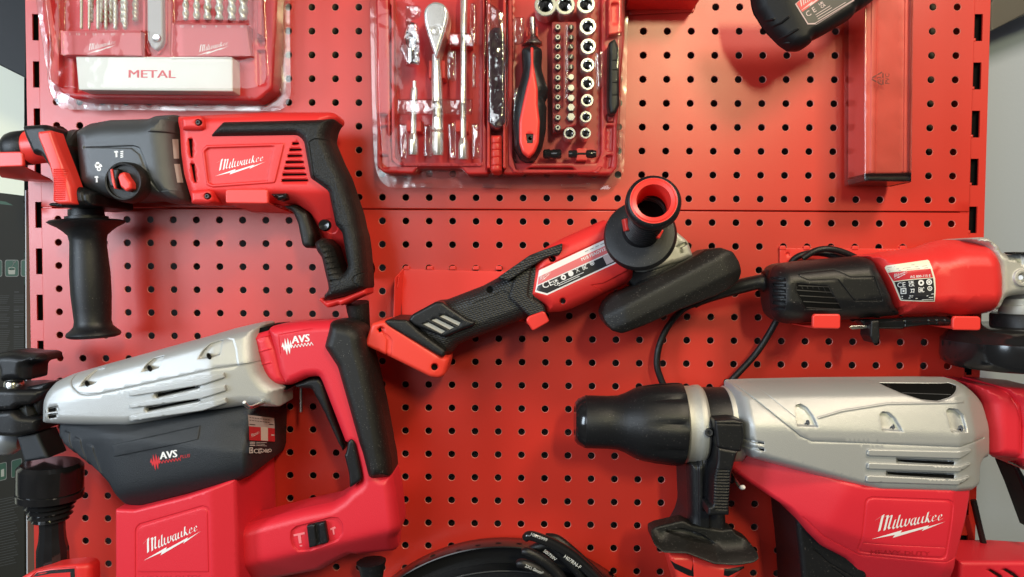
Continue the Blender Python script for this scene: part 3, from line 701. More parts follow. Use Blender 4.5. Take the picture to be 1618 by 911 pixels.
def avs(p, x0, y0, s, ang, mz, mt_, plus=None):
    s *= 1.42
    ca, sa = math.cos(math.radians(ang)), math.sin(math.radians(ang))
    def T(x, y): return (x0 + s * (ca * x + sa * y), y0 + s * (-sa * x + ca * y))
    top = [(0, 0), (6, -14), (9, 2), (14, -26), (18, 0), (23, -26), (27, 0), (31, -18), (34, 4)]
    bot = [(34, 4), (31, 10), (28, 5), (23, 28), (19, 6), (14, 30), (10, 6), (6, 14), (4, 2)]
    p.poly([T(*a) for a in top + bot], mz, .25)
    zz = [T(34 + 5.2 * k, (9 if k % 2 else -1)) for k in range(14)]
    p.stroke(zz, mz, s * 2.1, .27)
    p.text('AVS', T(35, -5), s * 34, ang, mt_, .3, bold=.045, shear=.1, sx=.98)
    if plus: p.text('PLUS', T(100, 2), s * 15, ang, plus, .3, bold=.0, shear=.2, sx=1.05)
avs(p, *J([(788, 440)])[0], .335, 8.5, LRED, PWHITE, LRED); p.build('logo', boot)
motor = relief('motor_housing', dh, CRIM, J([(568, 735), (690, 740), (1000, 660), (1305, 560), (1318, 911), (1330, 1400)]) + [(182, 1000), (182.5, 900)], 119, hb=4, rx=3, rz=3, mp='f', g=4.5, rc=3,
    planes=[ppl(J([(1165, 600), (1175, 911)]), J([(1300, 800)])[0], .45, 1.5)],
    cuts=[(K([(880, 612), (886, 588), (910, 566), (1320, 448), (1352, 458), (1366, 480), (1378, 1000), (880, 1000)]), 1.0, 1.2), (K([(900, 612), (905, 600), (925, 585), (1318, 468), (1336, 472), (1348, 490), (1356, 880), (896, 880)]), -.9, 1.0)])
p = Print(SURF[motor.name]); p.logo(K([(935, 805)])[0], K([(1308, 612)])[0], PWHITE); p.build('logo', motor)
EMB = mat('emboss_shade_crimson', (.55, .018, .035), .5)  # darker copy of the crimson: shade of the embossing put into flat letters
p = Print(SURF[motor.name]); p.text('HEAVY-DUTY', K([(925, 935)])[0], 10.5, 1, EMB, .3, bold=.02, sx=1.45); p.build('embossed_lettering', motor)
# type plate on the side face of the boot
xb = W(388, 700, 112)[0] + .4
xs = max(v.co.x for v in boot.data.vertices) * 1000 + .4
def PL(pts): return q(380, 640, 10.13, pts)
wp = WallPrint(xs)
wp.poly(PL([(120, 152), (540, 205), (548, 372), (132, 338)]), mat('plate_grey', (.55, .50, .50), .4), .2)
wp.poly(PL([(135, 336), (548, 370), (552, 582), (142, 560)]), LRED, .25)
wp.logo(PL([(165, 515)])[0], PL([(312, 432)])[0], PWHITE, .4)
wp.poly(PL([(325, 345), (440, 352), (440, 570), (328, 562)]), mat('sticker_cream', (.75, .68, .62), .5), .35)
for r in range(2):
    for k in range(8): wp.stroke(PL([(145 + k * 42, 195 + r * 42 + k * 5), (172 + k * 42, 199 + r * 42 + k * 5)]), LBLK, .9, .4)
wp.stroke(PL([(145, 305), (235, 312)]), LBLK, 1.2, .4); wp.stroke(PL([(455, 305), (528, 312)]), LBLK, 1.2, .4); wp.stroke(PL([(495, 475), (540, 478)]), WHITE, 1.6, .4)
for k in range(3): wp.stroke(PL([(150, 590 + 26 * k), (235, 592 + 26 * k)]), WHITE, 1.0, .4); wp.stroke(PL([(252, 592 + 26 * k), (420 - 30 * (k == 1), 598 + 26 * k)]), WHITE, .6, .4)
for i, (a, t) in enumerate(((205, 'CE'),)): wp.text('CE', PL([(208, 765)])[0], 10, -2, WHITE, .4, bold=.02)
wp.poly(PL([(140, 675), (198, 672), (202, 765), (140, 768)]), WHITE, .4); wp.poly(PL([(150, 690), (188, 688), (190, 750), (152, 752)]), LBLK, .5); wp.poly(PL([(160, 703), (180, 702), (181, 738), (162, 739)]), WHITE, .6)
wp.text('UK', PL([(292, 715)])[0], 4.4, -2, WHITE, .4, bold=.03); wp.text('CA', PL([(292, 757)])[0], 4.4, -2, WHITE, .4, bold=.03)
wp.text('X', PL([(350, 755)])[0], 8, -2, WHITE, .4, bold=.0); wp.text('EAC', PL([(394, 757)])[0], 8.5, -2, WHITE, .4, bold=.02, sx=.36); wp.circle(PL([(472, 722)])[0], 2.6, WHITE, .4, r2=1.7)
wp.build('type_plate', boot)
# neck and handle
neck = relief('neck_bellows', dh, CRIM, G([(322, 152), (450, 118), (520, 250), (560, 400), (590, 490), (480, 498), (420, 460), (380, 400), (345, 300), (325, 200)]), 92, hb=20, rx=12, rz=14, mp=84, rc=4, g=4,
    cuts=[(ribbon(G([(330, 170 + k), (450, 140 + k)]), 1.5), -1.2, 1.5) for k in (20, 110, 200)])
relief('neck_gap_shade', dh, VOID, G([(300, 130), (330, 118), (430, 110), (440, 200), (500, 400), (560, 520), (500, 525), (420, 490), (360, 400), (330, 300)]), 84, hb=15, rx=1, mp=84, rc=3, g=6)  # black filler painting the shade in the gap behind the housing
hnd = relief('rear_handle', dh, CRIM, G([(438, 118), (462, 100), (640, 76), (870, 68), (960, 105), (1000, 200), (1040, 400), (1100, 620), (1150, 850)]) + H([(1200, 195), (1276, 209), (1302, 330), (1328, 555), (1322, 600), (1298, 650), (1286, 770), (1262, 802), (1010, 806), (980, 792), (850, 868), (750, 940), (500, 980), (280, 1000), (262, 911), (250, 780), (243, 575), (262, 550), (700, 435), (880, 398), (955, 350), (1000, 302), (1075, 245), (1060, 150), (1020, 0)]) + G([(940, 860), (790, 470), (770, 430), (700, 436), (600, 480), (550, 480), (510, 400), (480, 260)]), 96, hb=48, rx=10, rz=14, mp=84, g=4.2, rc=4,
    planes=[ppl(H([(262, 830), (850, 690)]), H([(600, 900)])[0], .8, 4), ppl(H([(850, 690), (1328, 570)]), H([(1200, 760)])[0], .2, 4)],
    cuts=[(ribbon(G([(512, 300), (500, 160), (728, 118)]), 1.0), 1.0, .8), (H([(590, 640), (596, 590), (630, 562), (700, 545), (860, 502), (910, 505), (940, 545), (942, 610), (905, 660), (720, 732), (640, 735), (605, 700)]), 3.0, 2.0)])
p = Print(SURF[hnd.name]); avs(p, *G([(518, 238)])[0], .345, 8, PWHITE, PWHITE); p.build('logo', hnd)
SYM = mat('raised_symbol_light', (.85, .22, .25), .4)  # lighter crimson paints the light on the raised symbols
p = Print(SURF[hnd.name])
p.poly(H([(612, 612), (688, 596), (690, 610), (662, 616), (668, 670), (650, 674), (642, 620), (616, 626)]), SYM, .5); p.poly(H([(654, 684), (672, 682), (672, 692), (656, 694)]), SYM, .5); p.build('hammer_symbol', hnd)
p.poly(H([(860, 572), (892, 558), (900, 570), (886, 576), (890, 612), (880, 614), (874, 580), (862, 584)]), SYM, .5); p.build('hammer_symbol', hnd)
sw = relief('mode_rocker', dh, BLK, H([(700, 554), (822, 528), (846, 668), (718, 706)]), 98, hb=80, rx=1.5, rc=2, g=2.5, cuts=[(H([(752, 545), (778, 540), (792, 680), (768, 690)]), 4, 2.5)])
grp = relief('rubber_grip', dh, SOFT, G([(848, 66), (905, 62), (985, 78), (1040, 110), (1068, 160), (1080, 240), (1122, 400), (1172, 620), (1215, 850), (1222, 900)]) + H([(1272, 100), (1282, 208), (1150, 230), (1120, 208), (1080, 50)]) + G([(1030, 860), (960, 610), (890, 365), (803, 232)]), 104, hb=56, rx=12, rz=18, mp=86, g=4, rc=5)
relief('trigger', dh, BLK, G([(598, 485), (700, 438), (762, 438), (792, 470), (850, 680), (930, 900)]) + H([(940, 60), (930, 30)]) + G([(890, 880), (800, 680), (712, 515), (645, 512), (605, 506)]), 80, hb=40, rx=5, rc=3)
relief('lower_grip_inset', dh, BLK, G([(940, 930), (952, 860), (975, 838), (990, 850)]) + H([(1028, 0), (1074, 232), (1060, 256), (992, 300), (985, 200), (955, 80)]), 97.5, hb=60, rx=3, mp=95, rc=3)
lathe('trigger_pin', dh, STEEL, (*G([(645, 500)])[0], 60), (*G([(645, 664)])[0], 60), [(0, 2.6), (1, 2.6)], 12)
tube('cord_sleeve', dh, BLK, [(*H([(1135, 795)])[0], 55, 24), (*H([(1138, 850)])[0], 55, 20), (*H([(1140, 960)])[0], 55, 16)], 20)
# front handle with clamp
fh = thing('side_handle', 'black clamp side handle with wing knob at the nose of the lower left hammer', 'side handle', (70, 700), 60)
relief('wing_knob', fh, BLK, L([(-60, 110), (-40, 80), (35, 62), (100, 60), (180, 72), (262, 74), (290, 88), (294, 112), (280, 128), (235, 132), (196, 152), (190, 250), (20, 262), (8, 160), (-50, 150)]), 88, hb=50, rx=9, rz=14, mp=78, rc=5, g=3)
lathe('nut', fh, STEEL, (*L([(92, 255)])[0], 68), (*L([(92, 312)])[0], 68), [(0, 12.5), (.2, 14), (.8, 14), (1, 13)], 24)
relief('clamp_jaw', fh, BLK, L([(-80, 310), (60, 304), (280, 318), (262, 350), (236, 385), (215, 408), (130, 414), (112, 436), (-80, 448)]), 92, hb=30, rx=5, mp=84, rc=4, planes=[ppl(L([(90, 300), (90, 440)]), L([(250, 350)])[0], .4, 3)])
relief('clamp_jaw', fh, BLK, L([(-80, 456), (100, 442), (150, 484), (250, 500), (246, 590), (125, 614), (-80, 600)]), 92, hb=30, rx=5, mp=84, rc=4, planes=[ppl(L([(90, 440), (90, 610)]), L([(250, 550)])[0], .4, 3)])
lathe('nose_collar', dh, GUN, (20, 650, 60), (66, 642, 60), [(0, 15), (.2, 18), (.5, 20), (.7, 30), (.9, 34), (1, 36)], 40)
relief('nose_cap', dh, BLK, E_([(180, 510), (350, 472), (300, 560), (288, 640), (280, 720), (230, 640), (210, 560)]), 78, hb=30, rx=4, rc=4)
lathe('chuck_ball', dh, SILVD, (-10, 690, 50), (34, 697, 50), [(0, 20), (.5, 26), (.8, 22), (1, 12)], 32)
relief('strap', fh, BOOT, L([(108, 616), (246, 596), (318, 760), (160, 786)]), 80, hb=50, rx=3, rc=2)
lathe('handle_collar', fh, SHINY, (*K([(330, 170)])[0], 66), (*K([(325, 400)])[0], 66), [(0, 42), (.1, 47.5), (.72, 48), (.78, 46.5), (.8, 48.5), (.97, 48), (1, 44)], 48)
lathe('handle_bellows', fh, SHINY, (*K([(325, 395)])[0], 66), (*K([(330, 545)])[0], 66), [(0, 40), (.08, 40), (.2, 32), (.3, 37), (.42, 29), (.52, 34), (.64, 27), (.76, 32), (.88, 25), (.95, 27), (1, 22)], 48)
lathe('handle_stem', fh, SHINY, (*K([(340, 530)])[0], 66), (*K([(345, 850)])[0], 66), [(0, 18.5), (.25, 18.5), (.45, 20), (.62, 23), (.8, 23.3), (1, 23.5)], 12, sharp=20)
gb = relief('red_grip_end', fh, RED, K([(130, 920), (180, 893), (250, 866), (360, 846), (500, 830), (560, 838), (580, 860), (585, 1000), (100, 1000)]), 92, hb=72, rx=4, rc=4, planes=[ppl(K([(505, 840), (520, 911)]), K([(600, 900)])[0], .5, 2)],
    cuts=[(K([(200, 911), (230, 880), (330, 862), (490, 850), (500, 911), (500, 1000), (180, 1000)]), 2, 1.5)])
p = Print(SURF[gb.name]); p.poly(K([(215, 911), (240, 884), (335, 866), (486, 855), (492, 960), (462, 960), (458, 880), (330, 890)]), SOFT, .2); p.build('grip_insert', gb)
wh = tube('wire_hook', None, STEEL, [(386.5, 636, 128), (390, 641, 127), (397, 643, 123), (412, 637, 105), (440, 624, 60), (466, 612, 3)], 3, k=6)
tag(wh, 'bent steel wire hook in front of the lower left hammer', 'wire hook')
lathe('hook_tip', wh, PWHITE, (386, 634.5, 129), (387, 637, 127), [(0, 1.5), (.2, 2.8), (.8, 2.8), (1, 1.5)], 16)

# ------------------------------------------------------------------ demolition hammer, lower right
def Mz(p): return q(890, 590, 2.839, p)
def Nz(p): return q(1150, 590, 3.457, p)
def Oz(p): return q(1150, 740, 3.457, p)
def Pz(p): return q(1500, 700, 4.314, p)
dr = thing('demolition_hammer', 'big silver and red demolition hammer at lower right with black chuck pointing left', 'demolition hammer', (1350, 720), 55)
sh = relief('silver_housing', dr, SILV, Nz([(20, 56), (160, 50), (500, 42), (1100, 37), (1260, 40), (1330, 60), (1398, 98), (1450, 152), (1474, 260), (1478, 380), (1475, 465), (1440, 493), (1372, 492), (1368, 612), (1250, 634), (750, 620), (600, 582), (90, 442), (40, 380), (20, 200)]), 112, hb=52, rx=13, rz=34, mp=78, g=4.2, rc=5,
    planes=[ppl(Nz([(90, 288), (1300, 336)]), Nz([(700, 200)])[0], .32, 2), ppl(Nz([(480, 205), (900, 150)]), Nz([(600, 90)])[0], .55, 10), ppl(Nz([(1272, 380), (1262, 600)]), Nz([(1400, 500)])[0], .35, 1.5), ppl(Nz([(1372, 200), (1376, 480)]), Nz([(1500, 300)])[0], .5, 3), ppl(Nz([(110, 100), (110, 400)]), Nz([(0, 250)])[0], .5, 6)],
    cuts=[(ribbon(Nz([(60, 58), (180, 160), (300, 262), (400, 343), (462, 370), (800, 382), (1272, 402), (1375, 382), (1480, 380)]), 1.7), 2.2, .7), (ribbon(Nz([(155, 55), (260, 140), (380, 245)]), .7), .7, .8),
          (ribbon(Nz([(500, 248), (640, 212), (900, 175), (1330, 168)]), 2.2), -1.3, 2.6)] +
         [(Nz(a), 0, .5) for a in () and ([(765, 420), (775, 414), (1265, 425), (1345, 418), (1350, 434), (1270, 466), (775, 450), (765, 442)], [(765, 492), (775, 486), (1265, 506), (1342, 492), (1342, 508), (1268, 538), (775, 522), (763, 515)], [(758, 562), (770, 556), (1260, 580), (1336, 564), (1336, 580), (1262, 610), (770, 594), (758, 588)])] +
         [(Nz(a), 9, 1.0) for a in ([(922, 462), (1240, 478), (1240, 500), (925, 487)], [(868, 532), (1240, 548), (1240, 576), (868, 560)])] +
         [(Nz(a), 6, 2.0) for a in ([(388, 288), (386, 212), (400, 188), (425, 181), (455, 198), (480, 240), (498, 294)], [(852, 310), (850, 232), (868, 219), (900, 222), (930, 250), (962, 318)], [(1230, 320), (1223, 215), (1240, 202), (1285, 208), (1318, 240), (1325, 290), (1325, 325)])] +
         [(Nz([(822, 50), (860, 70), (950, 110), (1060, 145), (1150, 154), (1215, 135), (1256, 95), (1258, 68), (1210, 50)]), 3, 1.0, 's'), (Nz([(97, 362), (200, 375), (202, 388), (97, 378)]), 4, .8), (Nz([(97, 398), (200, 408), (202, 426), (97, 418)]), 4, .8)])
for a in ([(765, 420), (775, 414), (1265, 425), (1345, 418), (1350, 434), (1270, 466), (775, 450), (765, 442)], [(765, 492), (775, 486), (1265, 506), (1342, 492), (1342, 508), (1268, 538), (775, 522), (763, 515)], [(758, 562), (770, 556), (1260, 580), (1336, 564), (1336, 580), (1262, 610), (770, 594), (758, 588)]):
    relief('rib', sh, SILV, Nz(a), 114.6, hb=104, rx=1.2, rc=1.5, g=4, planes=[ppl(Nz([(1272, 380), (1262, 600)]), Nz([(1400, 500)])[0], .35, 1.5)])
p = Print(SURF[sh.name])
p.poly(Nz([(926, 468), (1236, 482), (1236, 497), (930, 484)]), VOID, .1); p.poly(Nz([(872, 537), (1236, 552), (1236, 572), (872, 557)]), VOID, .1)  # black patches darken the slot floors in place of real depth
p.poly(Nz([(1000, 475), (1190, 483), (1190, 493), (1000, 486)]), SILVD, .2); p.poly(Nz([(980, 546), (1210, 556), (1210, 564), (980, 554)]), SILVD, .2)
p.poly(Nz([(100, 365), (198, 377), (199, 385), (100, 375)]), VOID, .1); p.poly(Nz([(100, 402), (198, 411), (199, 422), (100, 415)]), VOID, .1)
p.build('vent', sh)
class _Sunk:
    def __init__(s, S): s.S, s.hf = Surf(S.poly, S.hf, S.rx, S.rz, [], [], []), S.hf; s.S.planes, s.S.cyls = S.planes, S.cyls
    def __call__(s, P, **k): return s.S(P) - 2.6
p = Print(_Sunk(SURF[sh.name])); p.poly(Nz([(826, 51), (860, 68), (950, 107), (1060, 142), (1150, 151), (1213, 133), (1253, 94), (1256, 69), (1210, 51)]), VOID, .1, g=2); p.stroke(Nz([(870, 66), (1225, 72)]), SOFT, 4, .4); p.stroke(Nz([(950, 104), (1215, 114)]), GUN, 1.0, .6); p.build('top_grip_recess', sh)  # black sheet in a shallow cut paints the dark inside of the opening
for c in Nz([(430, 280), (895, 303), (1268, 310)]):
    lathe('screw', sh, SHINY, (c[0] + .5, c[1] - 1.5, 95), (c[0], c[1], 106), [(0, 8), (.8, 8), (.8, 6), (1, 5.5), (1, 3), (.8, .1)], 16, cap=False, flat_=.55)
bt = relief('motor_housing', dr, CRIM, Nz([(60, 400), (90, 430), (600, 570), (750, 605), (1250, 618), (1367, 600)]) + Oz([(1366, 98), (1362, 170), (1340, 270), (1310, 380), (1284, 500), (1280, 591), (1285, 900), (760, 900), (742, 591), (700, 545), (560, 470), (480, 390), (370, 255), (160, 125), (40, 40), (-30, -20)]), 110, hb=40, rx=5, rz=7, mp='f', g=4.2, rc=5,
    planes=[ppl(Oz([(1232, 118), (1210, 540)]), Oz([(1400, 300)])[0], .45, 1.5), ppl(Oz([(640, 150), (560, 320)]), Oz([(300, 120)])[0], .38, 5), ppl(Oz([(600, 130), (20, -30)]), Oz([(300, 250)])[0], .12, 6), ppl(Oz([(380, 262), (540, 318)]), Oz([(400, 400)])[0], .5, 4)],
    cuts=[(Oz([(740, 470), (752, 180), (766, 162), (790, 155), (1205, 170), (1232, 182), (1238, 205), (1212, 480), (1205, 500), (1185, 508), (790, 494), (755, 488)]), 1.0, 1.2), (Oz([(752, 462), (764, 190), (775, 172), (795, 167), (1198, 182), (1216, 192), (1222, 212), (1200, 476), (1190, 490), (1175, 494), (792, 482), (764, 478)]), -1.0, 1.0),
          (ribbon(Oz([(760, 424), (1205, 440)]), .8), .6, .7), (ribbon(Oz([(440, 290), (560, 400), (766, 512), (1218, 526), (1290, 502)]), .9), 1.0, .8)])
p = Print(SURF[bt.name]); p.logo(Oz([(784, 385)])[0], Oz([(1187, 289)])[0], PWHITE, .35); p.build('logo', bt)
EMB2 = mat('emboss_shade_red', (.50, .012, .02), .5)  # darker copy of the red, painting the shade of the embossing
p = Print(SURF[bt.name]); p.text('HEAVY-DUTY', Oz([(776, 466)])[0], 9.6, -1.6, EMB2, .3, bold=.02, sx=1.62); p.build('embossed_lettering', bt)
relief('fan_housing', dr, BLK, Oz([(370, 245), (500, 350), (620, 450), (760, 540), (760, 900), (420, 900), (405, 591), (395, 480), (382, 380)]), 84, hb=8, rx=5, rc=4, mp='f', cuts=[(ribbon(Oz([(470, 440), (560, 520), (700, 600)]), 1.5), 1.2, 1), (ribbon(Oz([(570, 540), (640, 591), (650, 700)]), 1.5), 1.2, 1)])
ck = lathe('chuck', dr, [BLK, SHINY], (*Mz([(52, 214)])[0], 62), (*Mz([(532, 226)])[0], 62), [(0, 22, 1), (0, 30, 1), (.03, 36, 1), (.09, 41, 1), (.1, 41.5), (.3, 41.5), (.4, 42.5), (.47, 47), (.56, 55), (.64, 59), (.75, 62), (.9, 64.5), (.965, 65), (.99, 64), (1, 60)], 64,
    ridge=lambda t, a: (-.07 * max(0, math.cos(a * 9)) ** 5 if .7 < t < .985 else 0))
lathe('chuck_ring', dr, ALU, (*Mz([(528, 226)])[0], 60), (*Mz([(625, 224)])[0], 60), [(0, 57), (.1, 60), (.55, 60), (.6, 61), (.85, 61.5), (.92, 60), (1, 57)], 64)
lathe('collar', dr, BLK, (*Mz([(605, 224)])[0], 58), (*Mz([(770, 224)])[0], 58), [(0, 56), (.05, 57.5), (.9, 57.5), (1, 56)], 56)
lathe('nose_ring', dr, ALU, (*Mz([(715, 224)])[0], 57), (*Mz([(785, 224)])[0], 57), [(0, 57), (.1, 59.5), (.9, 60), (1, 58)], 56)
nk = relief('neck_bellows', dr, CRIM, Nz([(1380, 70), (1450, 74), (1545, 90), (1560, 120), (1618, 150), (1618, 455), (1590, 470), (1478, 462), (1440, 440), (1430, 160)]), 84, hb=10, rx=12, rz=16, mp='f', rc=3, cuts=[(ribbon(Nz([(1510, 78), (1560, 130), (1600, 250), (1608, 460)]), 1.6), 1.5, 1.5)])
relief('rear_handle', dr, CRIM, Nz([(1520, 78), (1620, 84), (1800, 100), (1800, 600), (1700, 560), (1620, 478), (1600, 470), (1612, 300), (1590, 170)]), 86, hb=10, rx=8, rz=10, mp='f', rc=3)
ar = relief('handle_arm', dr, CRIM, Pz([(70, 806), (520, 806), (900, 830), (900, 1200), (60, 1200)]), 66, hb=8, rx=4, mp='f', rc=3, cuts=[(Pz([(255, 862), (285, 856), (360, 900), (400, 960), (370, 960), (320, 905)]), 5, 1), (Pz([(355, 858), (388, 852), (450, 885), (520, 950), (490, 960), (430, 905)]), 5, 1)])
p = Print(SURF[ar.name]); p.poly(Pz([(262, 864), (283, 859), (356, 902), (392, 950), (376, 950), (322, 902)]), SOFT, .2); p.build('arm_slot', ar)
p = Print(SURF[ar.name]); p.poly(Pz([(362, 860), (386, 855), (446, 888), (510, 945), (494, 950), (432, 902)]), SOFT, .2); p.build('arm_slot', ar)
c1 = tube('power_cord', None, BLK, [(1538, 790, 15, 4.5), (1552, 850, 15, 4.5), (1566, 900, 15, 4.5), (1580, 960, 15, 4.5)], 4.5)
tag(c1, 'black cord running down past the lower right hammer onto the grey wall', 'cord')
relief('handle_brace', dr, BLK, Pz([(440, 155), (470, 150), (620, 400), (620, 620), (509, 320)]), 40, hb=8, rx=3, mp='f', rc=2)
w2 = tube('wire_hook', None, STEEL, [(1660, 760, 80), (1640, 748, 90), (1618, 738, 80), (1600, 730, 50), (1580, 722, 4)], 3, k=6)
tag(w2, 'steel wire hook holding the rear handle of the hammer at the right edge', 'wire hook')
w3 = tube('wire_hook', None, STEEL, [(1177, 769, 95), (1172, 770, 93), (1168, 768, 90), (1162, 758, 80), (1152, 740, 55), (1140, 716, 3)], 2.6, k=6)
tag(w3, 'steel wire hook with white tip beside the black clamp handle', 'wire hook')
lathe('hook_tip', w3, PWHITE, (1170, 770, 92), (1176, 769.5, 97), [(0, 2.2), (.2, 3.6), (.8, 3.6), (1, 2)], 16)
# clamp side handle
sd = thing('side_handle', 'black clamp side handle with ribbed lever under the chuck of the right hammer', 'side handle', (1120, 780), 60)
relief('stem', sd, BLK, Mz([(558, 392), (600, 385), (625, 250), (680, 210), (770, 340), (740, 560), (732, 640), (738, 700), (770, 760), (520, 750), (555, 690), (568, 640)]), 84, hb=20, rx=9, rz=14, mp='f', rc=5, g=4, cuts=[(Mz([(606, 400), (650, 260), (655, 700), (608, 700)]), -2.5, 2.5), (Mz([(625, 260), (650, 240), (660, 620), (625, 610)]), 2.5, 1.5)])
relief('clamp_block', sd, BLK, Mz([(678, 208), (765, 203), (808, 214), (812, 290), (798, 352), (760, 350), (690, 332), (684, 280)]), 112, hb=40, rx=3, rz=3, mp='f', rc=3, g=3, cuts=[(Mz([(690, 222), (800, 226), (800, 232), (690, 228)]), 1, .8)])
lathe('pivot_pin', sd, BLK, (*Mz([(655, 262)])[0], 90), (*Mz([(655, 264)])[0], 104), [(0, 7), (.85, 7), (1, 5.5), (1, 3), (.7, 2.8), (.7, .1)], 24, cap=False)
relief('clamp_lever', sd, BLK, Mz([(692, 330), (786, 346), (768, 400), (754, 450), (746, 560), (744, 636), (648, 636), (650, 600), (672, 590), (676, 470), (690, 400)]), 112, hb=70, rx=3, rz=3, mp='f', rc=2.5, g=3,
    cuts=[(Mz([(682, 430 + 13.5 * k), (746, 432 + 13.5 * k), (745, 438 + 13.5 * k), (680, 436 + 13.5 * k)]), 1.4, .9) for k in range(14)])
relief('guard_flange', sd, SOFT, Mz([(410, 742), (440, 728), (560, 700), (600, 720), (740, 745), (790, 738), (812, 765), (860, 790), (886, 818), (884, 838), (860, 850), (780, 862), (680, 858), (560, 812), (450, 808), (412, 780)]), 112, hb=70, rx=2, rz=2, mp='f', rc=4, g=3,
    cuts=[(Mz([(380, 660), (920, 680), (905, 806), (870, 822), (700, 832), (565, 788), (450, 784), (395, 764)]), 24, 16), (Mz([(485, 752), (560, 738), (640, 760), (705, 802), (690, 806), (600, 782)]), 5, 2)])
rg = relief('red_grip', sd, HOOK, Mz([(475, 812), (560, 812), (700, 856), (816, 858), (800, 890), (740, 950), (740, 1100), (560, 1100), (500, 890), (480, 850)]), 92, hb=30, rx=6, mp='f', rc=3, cuts=[(ribbon(Mz([(583, 820), (583, 1000)]), 1.2), 1, .8)])
p = Print(SURF[rg.name]); p.poly(Mz([(478, 835), (500, 850), (575, 882), (582, 850), (585, 910), (560, 905), (500, 875)]), BLK, .3, g=2); p.build('grip_insert', rg); p.poly(Mz([(722, 872), (735, 875), (810, 862), (812, 872), (740, 910), (720, 905)]), BLK, .3, g=2); p.build('grip_insert', rg)

# ------------------------------------------------------------------ cordless angle grinder, centre
def Gz(p): return q(570, 400, 4.553, p)
def Hz(p): return q(820, 270, 3.503, p)
def Iz(p): return q(1000, 380, 3.797, p)
gr = thing('angle_grinder', 'cordless red and black angle grinder hanging slanted in the centre, round guard at right', 'angle grinder', (850, 480), 45)
GRIPTEX = mat('textured_grip', (.014, .014, .0145), .5)
_t = GRIPTEX.node_tree; _vo2 = N(_t, 'ShaderNodeTexVoronoi'); _vo2.inputs['Scale'].default_value = 430; _vo2.inputs['Randomness'].default_value = .25
_bp = N(_t, 'ShaderNodeBump'); _bp.inputs['Strength'].default_value = 1; _bp.inputs['Distance'].default_value = .0009; _tc2 = N(_t, 'ShaderNodeTexCoord'); _mp2 = N(_t, 'ShaderNodeMapping'); _mp2.inputs['Rotation'].default_value = (0, math.radians(27), 0); _mp2.inputs['Scale'].default_value = (.75, 1, 1.25)
_t.links.new(_tc2.outputs['Object'], _mp2.inputs[0]); _t.links.new(_mp2.outputs[0], _vo2.inputs['Vector']); _t.links.new(_vo2.outputs['Distance'], _bp.inputs['Height']); _t.links.new(_bp.outputs[0], _t.nodes['Principled BSDF'].inputs['Normal'])
ax1, ax2 = (660, 545), (985, 400)
han = relief('handle', gr, GRIPTEX, Gz([(330, 470), (368, 438), (540, 345), (592, 345), (870, 238), (1050, 140), (1200, 52), (1366, -30), (1560, -120), (1640, 60), (1500, 330), (1322, 400), (1240, 450), (1000, 545), (800, 620), (690, 668), (655, 720), (600, 745), (420, 640)]), 78, hb=34, rx=16, rz=20, mp='f', g=4, rc=6,
    cuts=[(Gz([(775, 330), (900, 240), (1020, 185), (1120, 190), (1230, 90), (1290, 80), (1240, 330), (1190, 330), (1180, 285), (1110, 300), (1020, 265), (960, 300), (785, 368)]), -1.6, 1.0), (Gz(disc(928, 262, 24)), 5, 1.2)])
p = Print(SURF[han.name]); p.circle(Gz([(928, 262)])[0], 4.8, VOID, .1); p.build('screw_hole', han)
vc = relief('vent_cover', gr, BLK, Gz([(345, 480), (370, 440), (540, 348), (585, 350), (640, 390), (760, 470), (822, 490), (820, 516), (740, 545), (600, 606), (520, 575), (380, 520)]), 84, hb=50, rx=3, rz=3, mp='f', rc=3, g=3.5, planes=[ppl(Gz([(380, 520), (600, 606)]), Gz([(450, 620)])[0], .6, 2)],
    cuts=[(Gz(a), 2.5, .8) for a in ([(440, 508), (490, 494), (616, 560), (580, 582)], [(500, 478), (545, 466), (678, 532), (640, 553)], [(562, 452), (600, 438), (726, 498), (706, 526)])])
p = Print(SURF[vc.name]); VG = mat('vent_mesh', (.42, .40, .36), .5, bump=1, bscale=1500)
for a in ([(448, 508), (488, 497), (608, 560), (580, 576)], [(508, 479), (545, 470), (670, 532), (640, 547)], [(570, 453), (598, 443), (718, 498), (704, 520)]): p.poly(Gz(a), VG, .2)
p.build('vent_mesh', vc)
bf = relief('battery_foot', gr, ORED, Gz([(24, 662), (78, 504), (172, 478), (210, 505), (590, 745), (634, 758), (625, 800), (602, 880), (560, 902), (500, 890), (222, 752)]), 86, hb=40, rx=4, rz=4, mp='f', rc=4, g=3.5,
    planes=[ppl(Gz([(180, 510), (600, 790)]), Gz([(400, 540)])[0], .45, 1.5), ppl(Gz([(540, 770), (500, 900)]), Gz([(640, 850)])[0], .35, 2)],
    cuts=[(Gz([(150, 560), (200, 590), (225, 620), (218, 750), (180, 735), (186, 625)]), 1.8, 1.2), (Gz(disc(530, 818, 26)), 6, 1.2), (Gz([(115, 545), (140, 525), (168, 535), (165, 562), (130, 572)]), 5, 1.2)])
p = Print(SURF[bf.name]); p.circle(Gz([(530, 818)])[0], 5, VOID, .1); p.build('screw_hole', bf)
p = Print(SURF[bf.name]); p.poly(Gz([(124, 545), (142, 532), (162, 540), (160, 558), (132, 566)]), VOID, .1); p.build('screw_hole', bf)
relief('foot_plate', gr, SOFT, Gz([(168, 488), (200, 474), (330, 478), (420, 560), (610, 700), (604, 738), (580, 748), (540, 730), (200, 528)]), 88, hb=20, rx=3, mp='f', rc=3, g=3.5, planes=[ppl(Gz([(200, 505), (590, 735)]), Gz([(300, 650)])[0], .5, 2)])
